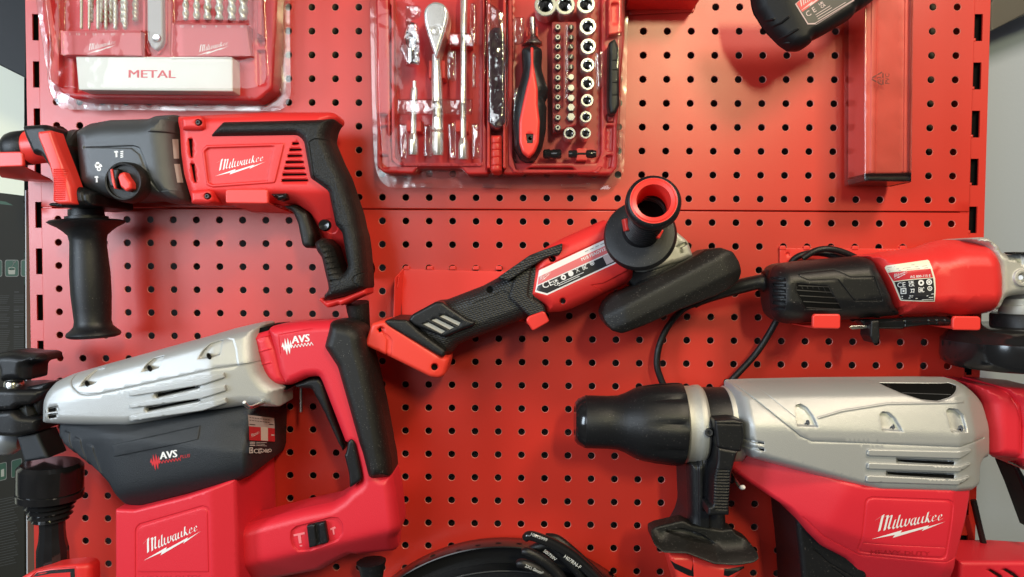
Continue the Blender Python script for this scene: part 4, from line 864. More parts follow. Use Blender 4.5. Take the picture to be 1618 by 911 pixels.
hd2 = relief('motor_housing', gr, RED, Hz([(98, 458), (160, 415), (240, 370), (460, 272), (475, 265), (560, 290), (640, 540), (638, 590), (612, 622), (480, 682), (440, 700), (300, 765), (240, 783), (160, 786), (142, 740), (54, 692), (80, 530)]), 84, hb=34, rx=11, rz=14, mp='f', g=4, rc=5,
    planes=[ppl(Hz([(130, 500), (480, 345)]), Hz([(240, 380)])[0], .4, 3), ppl(Hz([(180, 720), (620, 540)]), Hz([(400, 720)])[0], .4, 4)],
    cuts=[(Hz([(98, 560), (104, 552), (115, 540), (480, 372), (700, 270), (700, 420), (540, 512), (160, 690), (88, 668)]), 1.6, 1.2), (Hz(disc(186, 486, 20)), 5, 1.2), (Hz(disc(244, 720, 18)), 5, 1.2),
          (Hz([(400, 630), (470, 620), (620, 540), (640, 580), (600, 630), (470, 690), (465, 665)]), 1.8, 1.5)])
p = Print(SURF[hd2.name]); p.circle(Hz([(186, 486)])[0], 4.9, VOID, .1); p.build('screw_hole', hd2)
p = Print(SURF[hd2.name]); p.circle(Hz([(244, 720)])[0], 4.2, SHINY, .1); p.circle(Hz([(244, 720)])[0], 1.8, VOID, .3); p.build('screw_hole', hd2)
relief('grip_stripe', gr, GRIPTEX, Hz([(-120, 590), (60, 465), (110, 445), (242, 398), (240, 440), (225, 462), (160, 475), (80, 520), (-60, 610)]), 88, hb=40, rx=2, mp='f', rc=3, g=4)
relief('rear_collar', gr, GRIPTEX, Hz([(-20, 560), (72, 520), (52, 690), (140, 742), (150, 786), (60, 806), (-60, 700)]), 82, hb=40, rx=3, mp='f', rc=4, g=4)
# type plate
p = Print(SURF[hd2.name])
def LB(pts): return q(830, 370, 7.59, pts)
p.poly(LB([(165, 432), (940, 70), (1250, -70), (1320, 240), (1112, 335), (262, 728), (118, 690)]), WHITE, .25, g=3)
p.poly(LB([(160, 510), (970, 130), (1250, 0), (1290, 95), (1010, 215), (148, 605)]), mat('plate_pink', (.72, .16, .17), .5), .4, g=3)
p.poly(LB([(150, 618), (1010, 232), (1280, 120), (1310, 220), (1108, 318), (262, 706), (132, 672)]), LBLK, .4, g=3)
p.poly(LB([(925, 262), (1030, 222), (1080, 315), (975, 365)]), mat('hologram', (.55, .45, .45), .3), .5, g=3)
p.logo(LB([(180, 570)])[0], LB([(312, 450)])[0], WHITE, .6)
p.text('M18 FSAGV125X', LB([(678, 322)])[0], 7.0, 25, PWHITE, .6, bold=.03, sx=1.0)
p.text('CE', LB([(216, 655)])[0], 14, 24, PWHITE, .6, bold=.01, sx=1.1); p.text('UK', LB([(340, 585)])[0], 6.2, 24, PWHITE, .6, bold=.04); p.text('CA', LB([(355, 622)])[0], 6.2, 24, PWHITE, .6, bold=.04)
p.circle(LB([(457, 515)])[0], 4.2, PWHITE, .6); p.circle(LB([(545, 470)])[0], 4.3, PWHITE, .6); p.circle(LB([(457, 515)])[0], 1.6, LBLK, .7)
p.text('X', LB([(612, 462)])[0], 9, 24, PWHITE, .6); p.text('EAC', LB([(695, 430)])[0], 10, 24, PWHITE, .6, bold=.02, sx=.42); p.circle(LB([(800, 345)])[0], 3.6, PWHITE, .6, r2=2.4); p.circle(LB([(800, 345)])[0], 1.5, PWHITE, .6)
for k, (a, b) in enumerate((((400, 590), (700, 455)), ((400, 615), (650, 500)), ((420, 640), (600, 560)))): p.stroke(LB([a, b]), PWHITE, .9, .6)
for k in range(4): p.stroke(LB([(715 + 62 * k, 208 - 28 * k), (755 + 62 * k, 190 - 28 * k)]), mat('print_grey', (.35, .33, .33), .5) if k == 0 else bpy.data.materials['print_grey'], 1.0, .6)
p.build('type_plate', hd2)
# gear head, guard and side handle
relief('gear_head', gr, ALU, Hz([(640, 470), (760, 330), (860, 322), (935, 385), (945, 410), (965, 470), (900, 500), (700, 560), (640, 560)]), 74, hb=25, rx=5, rc=4, mp='f', g=4, cuts=[(Hz([(870, 415), (925, 392), (935, 405), (900, 425), (910, 450), (895, 455), (880, 425)]), 5, 1.2)])
lathe('bearing_flange', gr, BLK, (*Hz([(700, 500)])[0], 58), (*Hz([(725, 560)])[0], 58), [(0, 50), (.1, 55), (.9, 55), (1, 52)], 48) if False else relief('bearing_flange', gr, BLK, Hz([(610, 540), (760, 530), (950, 452), (968, 480), (960, 520), (640, 640), (600, 610)]), 70, hb=20, rx=4, mp='f', rc=3)
gd = relief('wheel_guard', gr, SOFT, Hz([(464, 795), (484, 738), (530, 690), (680, 628), (940, 495), (1050, 432), (1128, 421), (1196, 446), (1232, 500), (1249, 560), (1242, 600), (1200, 640), (1110, 690), (900, 770), (720, 850), (575, 905), (520, 888), (480, 842)]), 98, hb=50, rx=2.2, rz=2.2, mp='f', g=3.6, rc=3,
    planes=[ppl(Hz([(545, 775), (1065, 500)]), Hz([(700, 600)])[0], .95, 1.5), ppl(Hz([(590, 852), (1190, 565)]), Hz([(1000, 800)])[0], .7, 1.5), ppl(Hz([(560, 700), (600, 860)]), Hz([(480, 800)])[0], .5, 4), ppl(Hz([(1120, 440), (1180, 620)]), Hz([(1249, 540)])[0], .5, 4)])
sh2 = thing('side_handle', 'black ribbed side handle with red hollow end, pointing out of the centre grinder', 'side handle', (1012, 375), 90)
lathe('flange', sh2, BLK, (*Hz([(672, 365)])[0], 98), (*Hz([(666, 345)])[0], 108), [(0, 40), (0.02, 54), (.3, 57), (.6, 57), (.85, 54), (.95, 46), (1, 38)], 64)
for k in range(9):
    pass
lathe('grip', sh2, [BLK, HOOK], (*Hz([(680, 330)])[0], 104), (*Hz([(742, 178)])[0], 176), [(0, 31), (.08, 30)] + [(.1 + .065 * k + d, r) for k in range(9) for d, r in ((0, 29), (.02, 29), (.03, 27), (.055, 27))] + [(.72, 30), (.8, 33), (.82, 37)], 56, cap=False)
lathe('end_ring', sh2, [BLK, HOOK, VOID], (*Hz([(738, 190)])[0], 168), (*Hz([(746, 163)])[0], 182), [(0, 34), (.1, 40), (.35, 43.5), (.7, 43.5), (.9, 41), (1, 37), (1, 36, 1), (.97, 35, 1), (1.02, 33, 1), (.95, 27, 1), (.6, 25, 1), (-2.0, 24, 1), (-2.0, .1, 2)], 64, cap=False)
for a, b in ((Hz([(590, 262), (602, 330)]), 7), (Hz([(792, 322), (766, 372)]), 7)):
    relief('red_insert', sh2, HOOK, ribbon(a, b), 132, hb=118, rx=1.5, mp='f', rc=2)

# ------------------------------------------------------------------ corded angle grinder, right
def Qz(p): return q(1200, 360, 3.797, p)
def Rz(p): return q(1500, 360, 4.144, p)
g2 = thing('angle_grinder', 'corded red and black angle grinder lying level at the right edge, aluminium head', 'angle grinder', (1400, 450), 45)
rb = relief('rear_cover', g2, BLK, Qz([(62, 300), (92, 238), (130, 215), (300, 196), (600, 170), (652, 172), (692, 196), (702, 244), (760, 370), (802, 462), (852, 500), (846, 530), (560, 556), (180, 582), (120, 556), (82, 520), (64, 440)]), 84, hb=36, rx=16, rz=20, mp=66, g=4, rc=8,
    cyls=[(*Qz([(100, 395)])[0], *Qz([(900, 345)])[0], 46, 46, 39)],
    cuts=[(ribbon(Qz([(245, 270), (460, 248), (550, 296), (690, 292), (742, 436), (570, 436), (470, 308), (300, 314), (243, 290), (245, 270)]), 1.4), .9, .8), (Qz([(225, 333), (415, 348), (500, 494), (280, 488), (216, 378)]), 1.6, 1.2)] +
        [(Qz([(108 + 4 * (k > 3), 300 + 35 * k), (162, 300 + 35 * k), (164, 318 + 35 * k), (112, 318 + 35 * k)]), 4, .9) for k in range(6)])
p = Print(SURF[rb.name])
p.poly(Qz([(230, 338), (410, 352), (492, 490), (284, 484), (222, 378)]), VOID, .3, g=4)
GL = mat('grille_bar', (.045, .043, .04), .5)
for k, (x0, y0, x1, y1) in enumerate(((232, 345, 414, 352), (222, 372, 432, 385), (240, 405, 452, 417), (262, 440, 474, 452), (280, 476, 490, 488))): p.stroke(Qz([(x0, y0), (x1, y1)]), GL, 1.5, .9)
for k in range(6): p.stroke(Qz([(250 + 32 * k, 345), (310 + 34 * k, 485)]), GL, .7, .6)
p.build('intake_grille', rb)
fr_ = relief('motor_housing', g2, RED, Qz([(618, 168), (800, 142), (1010, 118), (1090, 84), (1180, 65), (1300, 68), (1372, 92), (1402, 150), (1424, 290), (1424, 420), (1402, 508), (1340, 524), (1240, 528), (1170, 516), (1100, 512), (850, 530), (846, 494), (812, 488), (800, 462), (760, 370), (702, 244), (692, 196), (655, 172)]), 86, hb=36, rx=20, rz=26, mp=64, g=4, rc=7,
    cyls=[(*Qz([(600, 350)])[0], *Qz([(1080, 330)])[0], 48, 50, 38)],
    cuts=[(Qz([(1240, 60), (1500, 60), (1500, 560), (1250, 560), (1150, 420), (1140, 200)]), -4, 30)])
def LP(pts): return q(1380, 400, 10.125, pts)
p = Print(SURF[fr_.name]); CRM = mat('plate_cream', (.78, .76, .62), .4)
p.poly(LP([(178, 232), (198, 198), (560, 145), (865, 102), (890, 120), (940, 240), (985, 400), (995, 560), (980, 772), (760, 772), (440, 758), (420, 740), (300, 450)]), CRM, .3, g=3)
p.poly(LP([(225, 308), (560, 275), (910, 244), (950, 385), (640, 405), (320, 445)]), LRED, .45, g=3)
p.poly(LP([(330, 458), (640, 420), (952, 396), (972, 560), (966, 755), (700, 752), (446, 742)]), LBLK, .45, g=3)
p.logo(LP([(312, 420)])[0], LP([(552, 300)])[0], PWHITE, .75)
p.text('AG 800-115 E', LP([(582, 395)])[0], 5.6, 4, PWHITE, .75, bold=.015, sx=1.0)
p.text('CE', LP([(372, 545)])[0], 11.5, 2, PWHITE, .75, bold=.0, sx=1.0); p.text('UK', LP([(560, 485)])[0], 6.2, 4, PWHITE, .75, bold=.04); p.text('CA', LP([(562, 532)])[0], 6.2, 4, PWHITE, .75, bold=.04)
p.circle(LP([(757, 470)])[0], 4.6, PWHITE, .75); p.circle(LP([(757, 470)])[0], 1.9, LBLK, .85); p.circle(LP([(885, 458)])[0], 4.6, PWHITE, .75); p.circle(LP([(885, 458)])[0], 2.6, LBLK, .85, r2=1.8)
for a, b in ((0, 1), (15, 1), (30, 1)):
    pp = LP([(428 + a, 560 + a), (520 - a, 555 + a), (522 - a, 645 - a), (430 + a, 650 - a)])
    p.poly(pp, PWHITE if a != 15 else LBLK, .75 + a * .004)
p.text('X', LP([(582, 632)])[0], 9.5, 2, PWHITE, .75); p.poly(LP([(596, 570), (652, 566), (644, 620), (604, 624)]), PWHITE, .85); p.poly(LP([(606, 582), (640, 578), (634, 612), (612, 614)]), LBLK, .95)
p.text('EAC', LP([(716, 622)])[0], 11.5, 1, PWHITE, .75, bold=.02, sx=.42); p.circle(LP([(896, 560)])[0], 3.8, PWHITE, .75, r2=2.7); p.stroke(LP([(896, 535), (896, 585)]), PWHITE, .9, .75); p.stroke(LP([(878, 570), (914, 566)]), PWHITE, .9, .75)
for (a, b, w_) in (((445, 688), (600, 680), 1.3), ((615, 678), (960, 648), .9), ((445, 722), (585, 712), 1.3), ((605, 700), (870, 678), .9), ((670, 722), (955, 700), .8), ((770, 742), (955, 732), .8)): p.stroke(LP([a, b]), PWHITE, w_, .75)
for a, b in (((215, 225), (290, 218)), ((325, 212), (650, 180)), ((225, 262), (400, 245)), ((470, 235), (590, 225)), ((660, 215), (715, 210)), ((775, 205), (855, 195)), ((240, 285), (430, 272)), ((530, 258), (740, 240)), ((810, 232), (870, 226))): p.stroke(LP([a, b]), bpy.data.materials['print_grey'], .75, .75)
p.build('type_plate', fr_)
gh = relief('gear_head', g2, ALU, Rz([(150, 68), (205, 58), (262, 60), (330, 110), (345, 150), (395, 178), (489, 160), (640, 160), (640, 440), (489, 436), (420, 444), (370, 462), (350, 520), (320, 552), (250, 565), (295, 555), (315, 420), (310, 250), (270, 120)]), 80, hb=20, rx=8, rz=10, mp='f', rc=5, g=4, planes=[ppl(Rz([(250, 60), (320, 300)]), Rz([(200, 100)])[0], .3, 3)],
    cuts=[(Rz(disc(472, 325, 58)), -3, 2), (Rz(disc(472, 325, 30)), 8, 2), (Rz([(425, 160), (440, 200), (455, 230), (489, 250), (489, 170)]), 3, 2)])
lathe('grease_nipple', gh, STEEL, (*Rz([(466, 322)])[0], 68), (*Rz([(466, 324)])[0], 76), [(0, 5), (.5, 5), (.7, 3.5), (1, 3.5)], 20)
relief('spindle_lock', gh, BLK, Rz([(426, 156), (500, 158), (640, 150), (640, 170), (500, 172), (440, 170)]), 86, hb=70, rx=1, rc=1)
lathe('bearing_cap', g2, ALU, (1616, 464, 48), (1616, 497, 48), [(0, 24), (.15, 26), (.2, 29), (.5, 30), (.52, 32), (.9, 33), (1, 31)], 48)
lathe('guard_collar', g2, BLK, (1618, 494, 48), (1618, 518, 48), [(0, 44), (.1, 46), (1, 46)], 48)
lathe('wheel_guard', g2, SHINY, (1622, 514, 48), (1622, 576, 48), [(0, 88), (.08, 100), (.2, 110), (.3, 114), (.34, 117.5), (.75, 119), (.9, 117), (1, 110)], 96)
relief('guard_shadow_cap', g2, BLK, Rz([(0, 570), (260, 560), (489, 560), (489, 640), (100, 640)]), 60, hb=20, rx=2, rc=2) if False else None
# cords of the corded grinder
tube('cord_sleeve', g2, BLK, [(1226, 444, 45, 17), (1206, 446, 44, 15), (1196, 446, 44, 11.5), (1170, 452, 40, 11.5), (1140, 462, 34, 9.5), (1110, 474, 28, 7), (1097, 482, 25, 5.5)], 12)
lathe('sleeve_collar', g2, BLK, (1228, 443, 45), (1208, 446, 45), [(0, 19), (.3, 21), (.8, 21), (1, 18)], 32)
tube('cord', g2, BLK, [(1104, 478, 26), (1080, 488, 20), (1056, 515, 16), (1042, 545, 16), (1038, 575, 16), (1044, 598, 16), (1052, 615, 16), (1062, 640, 16), (1100, 650, 14), (1138, 620, 14), (1160, 596, 16), (1188, 566, 16), (1204, 545, 18), (1222, 515, 20), (1240, 480, 22)], 5.2)
tube('cord', g2, BLK, [(1244, 425, 8, 5), (1256, 408, 12, 5), (1276, 400, 14, 5), (1300, 400, 14, 5), (1330, 408, 16, 5), (1360, 420, 16, 5)], 5)
tube('cord', g2, BLK, [(1268, 408, 24, 5), (1288, 396, 26, 5), (1310, 393, 26, 5), (1335, 399, 24, 5), (1362, 412, 20, 5)], 5)
for pts, tt in (([(1046, 600), (1043, 575), (1047, 545)], ''),):
    pass
# spanner tucked under the corded grinder
sp = thing('pin_spanner', 'black and steel pin spanner under the corded grinder at right', 'spanner', (1400, 515), 50)
relief('grip', sp, SHINY, Qz([(600, 552), (860, 540), (880, 535), (1120, 530), (1160, 545), (1150, 585), (1000, 585), (880, 598), (860, 608), (720, 608), (640, 600)]), 60, hb=44, rx=4, mp='f', rc=4, cuts=[(ribbon(Qz([(x, 530), (x + 4, 590)]), 1.6), 1.2, 1) for x in (870, 1010, 1060, 1110)])
relief('steel_key', sp, STEEL, Qz([(540, 590), (560, 586), (672, 584), (672, 600), (556, 608)]), 64, hb=60, rx=.5, rc=1)
relief('hanger', sp, BLK, Qz([(668, 556), (718, 552), (722, 610), (724, 660), (712, 694), (686, 692), (664, 650)]), 72, hb=50, rx=2, mp='f', rc=2)

# ------------------------------------------------------------------ red sheet-metal holders on the panel
def holder(label, at, group='red sheet metal tool holders'): return thing('tool_holder', label, 'tool holder', at, 0, group)
def lip(par, pts, h, th=3, rx=1.5): return relief('lip', par, HOOK, pts, h, hb=h - th, rx=rx, mp='f', rc=4, g=4)
h1 = holder('red holder arm jutting left beyond the panel under the chuck of the rotary hammer', (40, 260))
lip(h1, A([(-60, 380), (150, 376), (168, 384), (174, 400), (178, 488), (0, 494), (-60, 494)]), 92)
strip('arm', h1, HOOK, [[(-12, 263.5, 90), (36, 263, 90)], [(2, 280, 40), (80, 284, 40)], [(40, 286, 4), (84, 288, 4)]])
h2 = holder('red holder with pink looking lip under the body of the rotary hammer', (400, 310))
lip(h2, B([(341, 635), (355, 620), (630, 619), (646, 632), (648, 722), (630, 727), (355, 724), (343, 715)]), 102)
strip('arm', h2, HOOK, [[(357, 320, 100), (423, 321, 100)], [(378, 328, 55), (440, 328, 55)], [(400, 335, 3), (462, 337, 3)]])
h3 = holder('red holder plate behind the battery foot of the centre grinder', (700, 470))
relief('back_plate', h3, HOOK, Gz([(300, 112), (1060, 132), (1100, 200), (1100, 420), (300, 470), (290, 300)]), 3, hb=.5, rx=.4, rc=0, mp='f')
for x in (328, 495, 660, 828, 993): relief('hook_tab', h3, HOOK, Gz([(x - 22, 100), (x - 14, 90), (x + 16, 90), (x + 22, 100), (x + 22, 118), (x - 22, 118)]), 4, hb=0, rx=.6, rc=1, g=3)
strip('side_flange', h3, HOOK, [[(636, 424, 3), (631, 506, 3)], [(623, 439, 26), (621, 508, 26)]])
strip('side_flange', h3, HOOK, [[(632, 430, 3), (629, 455, 3)], [(629, 437, 22), (627, 454, 22)]])
lip(h3, Hz([(38, 828), (50, 805), (130, 776), (145, 782), (168, 828), (160, 838), (76, 886)]), 92)
strip('arm', h3, HOOK, [[(840, 517, 90), (866, 505, 90)], [(828, 508, 40), (850, 500, 40)], [(812, 507, 3), (838, 507, 3)]])
h4 = holder('red holder with two lips under the corded grinder at right', (1400, 500))
relief('back_plate', h4, HOOK, Qz([(122, 122), (820, 124), (1080, 120), (1080, 300), (700, 500), (122, 500)]), 3, hb=.5, rx=.4, rc=0, mp='f', cuts=[(Qz(disc(171, 157, 12)), 2, .8)])
for x in (140, 284, 430, 575, 862, 1008): relief('hook_tab', h4, HOOK, Qz([(x - 18, 112), (x - 12, 106), (x + 14, 106), (x + 20, 112), (x + 20, 130), (x - 18, 130)]), 4, hb=0, rx=.6, rc=1, g=3)
lip(h4, Qz([(318, 530), (330, 516), (478, 516), (487, 528), (486, 595), (474, 605), (325, 602), (318, 592)]), 96)
strip('arm', h4, HOOK, [[(1284, 518, 94), (1326, 518.5, 94)], [(1266, 515, 50), (1306, 515, 50)], [(1250, 512, 3), (1290, 512, 3)]])
lip(h4, Qz([(1158, 545), (1170, 528), (1315, 530), (1328, 542), (1327, 604), (1312, 615), (1166, 612), (1157, 600)]), 96)
strip('arm', h4, HOOK, [[(1506, 520, 94), (1548, 521, 94)], [(1480, 516, 50), (1522, 516, 50)], [(1462, 513, 3), (1504, 513, 3)]])

# ------------------------------------------------------------------ drill bit case, upper left
def S1(p): return q(0, 0, 3.438, p)
def T1(p): return q(60, 0, 8.09, p)
def T2(p): return q(260, 0, 8.09, p)
def S2(p): return q(580, 0, 3.852, p)
def S3(p): return q(580, 150, 3.852, p)
def U3(p): return q(640, 0, 6.507, p)
def U4(p): return q(780, 0, 6.505, p)
CARD = mat('card_front', (.60, .10, .11), .42)
PAPER = mat('white_carton', (.80, .82, .81), .45)
CASED = mat('case_red_dark', (.42, .02, .025), .38)
dc = thing('drill_bit_case', 'red drill bit case in clear blister with white METAL box, at upper left', 'drill bit case', (250, 100), 15)
tray = relief('case_tray', dc, [CASER], [(64, -70)] + S1([(232, 100), (290, 440), (330, 500), (400, 535), (1400, 545), (1480, 480), (1500, 100)]) + [(440, -70)], 26, hb=2, rx=3, rc=5, mp='f', g=5,
    cuts=[(S1([(330, -160), (780, -160), (780, 300), (330, 300)]), 8, 1.5), (S1([(925, -160), (1370, -160), (1370, 300), (925, 300)]), 8, 1.5), (S1([(400, 310), (1280, 310), (1280, 500), (400, 500)]), 8, 1.5),
          (S1([(255, 190), (292, 190), (292, 232), (258, 232)]), 8, 1), (S1([(262, 250), (300, 250), (320, 420), (275, 420)]), 6, 1), (S1([(1398, 205), (1440, 205), (1440, 250), (1402, 250)]), 8, 1), (S1([(1395, 270), (1440, 270), (1445, 440), (1400, 470)]), 6, 1),
          (S1([(250, -150), (330, -150), (330, 160), (290, 160)]), 5, 1.2), (S1([(785, -160), (800, -160), (800, 235), (830, 300), (812, 300), (785, 240)]), -4, 1.2), (S1([(900, -160), (915, -160), (915, 240), (875, 300), (858, 300), (900, 235)]), -4, 1.2)])
relief('side_rib', dc, CASER, S1([(232, -150), (248, -150), (318, 300), (318, 470), (262, 430), (292, 300)]), 34, hb=20, rx=1, rc=1)
relief('side_rib', dc, CASED, S1([(1395, -150), (1420, -150), (1420, 190), (1395, 180)]), 34, hb=20, rx=1, rc=1)
mb = relief('metal_box', dc, PAPER, S1([(412, 306), (1262, 309), (1264, 494), (428, 486)]), 46, hb=20, rx=1, rc=1.5, mp='f', g=8)
p = Print(SURF[mb.name]); p.text('METAL', S1([(694, 420)])[0], 17.5, -.6, LRED, .2, bold=.03, sx=1.42); p.build('lettering', mb)
for nm, pts, nums, y, lg in (('left', S1([(330, 165), (764, 160), (768, 300), (330, 296)]), (('1', 410), ('1.5', 512), ('2', 613), ('2.5', 722), ('3', 838), ('3.5', 958), ('4', 1088)), T1([(0, 448)])[0][1], (T1([(622, 690)])[0], T1([(1010, 560)])[0])),
                     ('right', S1([(932, 120), (1338, 125), (1362, 302), (928, 306)]), (('7.5', 222), ('8', 360), ('8.5', 505), ('9', 660), ('9.5', 820), ('10', 985)), T2([(0, 350)])[0][1], (T2([(412, 712)])[0], T2([(828, 580)])[0]))):
    cd = relief('bit_holder_card', dc, CARD, pts, 38, hb=16, rx=1, rc=1, mp='f', g=8)
    p = Print(SURF[cd.name]); T = T1 if nm == 'left' else T2
    for t, x in nums: p.text(t, (T([(x, 0)])[0][0], y), 5.2, 0, WHITE, .2, bold=.01, align='CENTER')
    p.logo(*lg, PWHITE, .25); p.build('lettering', cd)
cp = relief('latch_strap', dc, mat('latch_grey', (.42, .42, .43), .4), T1([(1395, -200), (1590, -200), (1600, 520), (1570, 590), (1500, 640), (1440, 590), (1400, 500)]), 36, hb=24, rx=2, rc=3)
lathe('rivet', cp, STEEL, (*T1([(1505, 478)])[0], 35), (*T1([(1505, 478)])[0], 38.5), [(0, 7), (.5, 7), (.9, 5.5), (.8, 3), (.8, .1)], 24, cap=False)
BITS = mat('bit_steel', (.62, .63, .55), .3, metal=.5)
def drill(x, ytip, r, h, num):
    o = lathe('drill_bit', None, BITS, (x, -14, h), (x, ytip, h), [(i / 40, r * (1 if i < 39 else (.5 if i == 39 else .15))) for i in range(41)] , 20,
        ridge=lambda t, a: -.34 * max(0, math.cos(a + (t * (ytip + 14) / (r * 5.2)) * 2 * math.pi)) ** 2 - .34 * max(0, -math.cos(a + (t * (ytip + 14) / (r * 5.2)) * 2 * math.pi)) ** 2 * .9, sharp=60)
    return tag(o, f'drill bit in the upper left case, {num}', 'drill bit', 'drill bits in the case')
for x, yt, r, h, n in ((555, 380, 1.9, 44, 'first thin one from the left'), (655, 380, 1.8, 44, 'second in the front row of the left card'), (765, 380, 2.0, 44, 'third in the front row of the left card'), (868, 380, 2.3, 44, 'fourth in the front row of the left card'), (988, 380, 2.6, 44, 'second thickest reaching the left card'), (1112, 380, 3.2, 44, 'thickest one reaching the left card'),
                       (685, 290, 2.6, 34, 'short one behind the left row'), (808, 300, 2.8, 34, 'short one ending above the number 3'), (935, 300, 3.2, 34, 'short one ending above the number 3.5'), (1085, 300, 3.2, 34, 'hidden behind the thickest left one'), (1245, 275, 3.8, 34, 'right end of the left row, point free')):
    drill(T1([(x, 0)])[0][0], T1([(0, yt)])[0][1], r * 1.3, h - 10, n)
for x, r, n in ((270, 4.2, 'standing above the number 7.5'), (410, 4.5, 'standing above the number 8'), (550, 4.9, 'standing above the number 8.5'), (700, 5.3, 'standing above the number 9'), (860, 5.6, 'standing above the number 9.5'), (1010, 6, 'standing above the number 10')):
    drill(T2([(x, 0)])[0][0], T2([(0, 262)])[0][1], r * 1.22, 33, n)
# the clear blister over it
def clearcase(par, flange, body, hf, cuts=(), tabs=()):
    relief('blister_flange', par, CLEARR, flange, 9, hb=8, rx=.5, rc=8, mp='f', g=9, rings=False)
    b = relief('blister_shell', par, CLEAR, body, hf, hb=9.5, rx=7, rz=9, rc=9, mp='f', g=6, cuts=cuts)
    for t in tabs: relief('blister_tab', par, CLEARR, t, 12, hb=9.2, rx=1, rc=1.5, mp='f', g=6)
    return b
clearcase(dc, [(48, -60), (62, 38), (74, 110), (78, 145), (90, 166), (100, 172.5), (440, 175), (454, 166), (459, 148), (457, -60)],
    [(60, -60)] + S1([(232, 60), (248, 200), (250, 440), (275, 490), (430, 510), (1380, 515), (1470, 480), (1490, 420), (1470, 60)]) + [(430, -60)], 50,
    cuts=[(S1([(322, 162), (775, 156), (778, 302), (322, 300)]), 7, 3), (S1([(922, 112), (1346, 118), (1372, 306), (920, 310)]), 7, 3), (S1([(322, -150), (775, -150), (775, 156), (322, 162)]), 9, 3), (S1([(922, -150), (1346, -150), (1346, 110), (922, 108)]), 9, 3), (S1([(775, -150), (922, -150), (925, 305), (775, 305)]), 9, 3)],
    tabs=[S1([(448, 566), (600, 570), (596, 600), (460, 598)]), S1([(858, 570), (1008, 572), (1005, 602), (868, 600)]), S1([(1266, 572), (1416, 572), (1412, 602), (1276, 602)])])

# ------------------------------------------------------------------ socket set case, top centre
sc = thing('socket_set_case', 'red socket and ratchet set case in clear blister, at top centre', 'tool case', (785, 150), 15)
TRED = mat('tray_red', (.52, .028, .035), .3)
st = relief('case_tray', sc, CASER, [(594, -70)] + S3([(62, 100), (60, 435), (100, 470), (280, 475), (310, 440), (570, 440), (610, 480), (730, 480), (745, 460), (815, 460), (835, 480), (945, 480), (990, 440), (1250, 440), (1290, 480), (1490, 480), (1520, 440), (1520, 200)]) + [(986, 60), (988, -70)], 26, hb=2, rx=2, rc=3, mp='f', g=5,
    cuts=[(S3([(75, 112), (122, 112), (122, 165), (80, 165)]), 9, 1), (S3([(80, 190), (122, 180), (122, 340), (80, 340)]), 6, 1), (S3([(80, 362), (128, 362), (128, 450), (88, 440)]), 6, 1), (S3([(1460, 115), (1500, 115), (1500, 165), (1460, 165)]), 9, 1), (S3([(1455, 185), (1500, 185), (1495, 340), (1455, 340)]), 6, 1), (S3([(1455, 365), (1495, 365), (1485, 440), (1455, 450)]), 6, 1),
          ([(612, -70), (762, -70)] + S3([(700, 400), (680, 420), (200, 420), (150, 400), (145, 300)]), 11, 2), ([(808, -70), (950, -70)] + S3([(1425, 350), (1400, 410), (900, 410), (885, 380)]), 11, 2),
          ([(766, -70), (803, -70)] + S3([(850, 180), (835, 200), (830, 470), (735, 470), (730, 210), (715, 180)]), 12, 1.5)])
for k in range(26):
    pass
rib = Print(SURF[st.name])
for k in range(24): rib.poly([(616, 8 + 10.5 * k), (622, 9 + 10.5 * k), (622, 13 + 10.5 * k), (616, 14 + 10.5 * k)], CASED, .8)
for k in range(24): rib.poly([(806, 8 + 10.5 * k), (811, 9 + 10.5 * k), (811, 12.5 + 10.5 * k), (806, 14 + 10.5 * k)], CASED, .8)
rib.build('hinge_teeth', st)
relief('tray_edge', sc, CASER, S3([(148, -600), (160, -600), (168, 380), (200, 410), (690, 415), (700, 430), (190, 428), (150, 395)]), 30, hb=15, rx=1, rc=2)
relief('tray_edge', sc, CASER, S3([(860, -600), (880, -600), (884, 380), (905, 452), (1390, 455), (1412, 430), (1440, 430), (1410, 470), (895, 470), (862, 420)]), 30, hb=15, rx=1, rc=2)
for x in (772, 797): relief('hinge_rail', sc, HOOK, [(x - 2.5, -60), (x + 2.5, -60), (x + 2.5, 20), (x + (5 if x < 780 else -5) + 2, 45), (x + (5 if x < 780 else -5) * -1 + 2, 60), (x - 2, 180), (x - 3, 190)] if False else rect(x - 2.2, -60, x + 2.2, 265), 36, hb=15, rx=1, rc=1)
relief('hinge_latch', sc, mat('latch_reflection', (.10, .03, .05), .12), [(772, 50), (779, 42), (790, 42), (797, 52), (800, 80), (797, 150), (799, 190), (791, 204), (777, 204), (770, 190), (773, 140), (769, 80)], 40, hb=18, rx=3, rz=5, rc=3, g=3)  # dark purple paints the reflection on the clear hinge latch
hb_ = relief('hinge_barrel', sc, HOOK, S3([(752, 242), (818, 242), (820, 460), (798, 474), (762, 472), (750, 455)]), 42, hb=16, rx=4, rz=6, rc=2, cuts=[(ribbon(S3([(750, y), (820, y)]), 1), 1.5, .9) for y in (290, 330, 375, 425)])
for pts in (U3([(450, 345), (690, 345), (690, 450), (450, 450)]), S3([(242, 150), (328, 150), (328, 220), (242, 220)]), S3([(540, 150), (612, 150), (612, 220), (540, 220)]), U3([(245, 620), (290, 620), (290, 800), (245, 800)]), U3([(370, 620), (412, 620), (412, 800), (370, 800)]), U4([(335, 275), (352, 275), (352, 372), (335, 372)]), U4([(434, 272), (455, 272), (455, 372), (434, 372)]), S3([(1275, 322), (1340, 322), (1340, 396), (1275, 396)])):
    relief('holding_clip', sc, HOOK, pts, 36, hb=12, rx=1, rc=1, g=4)
def sit(name, label, cat, at, group=None): return thing(name, label, cat, at, 26, group)
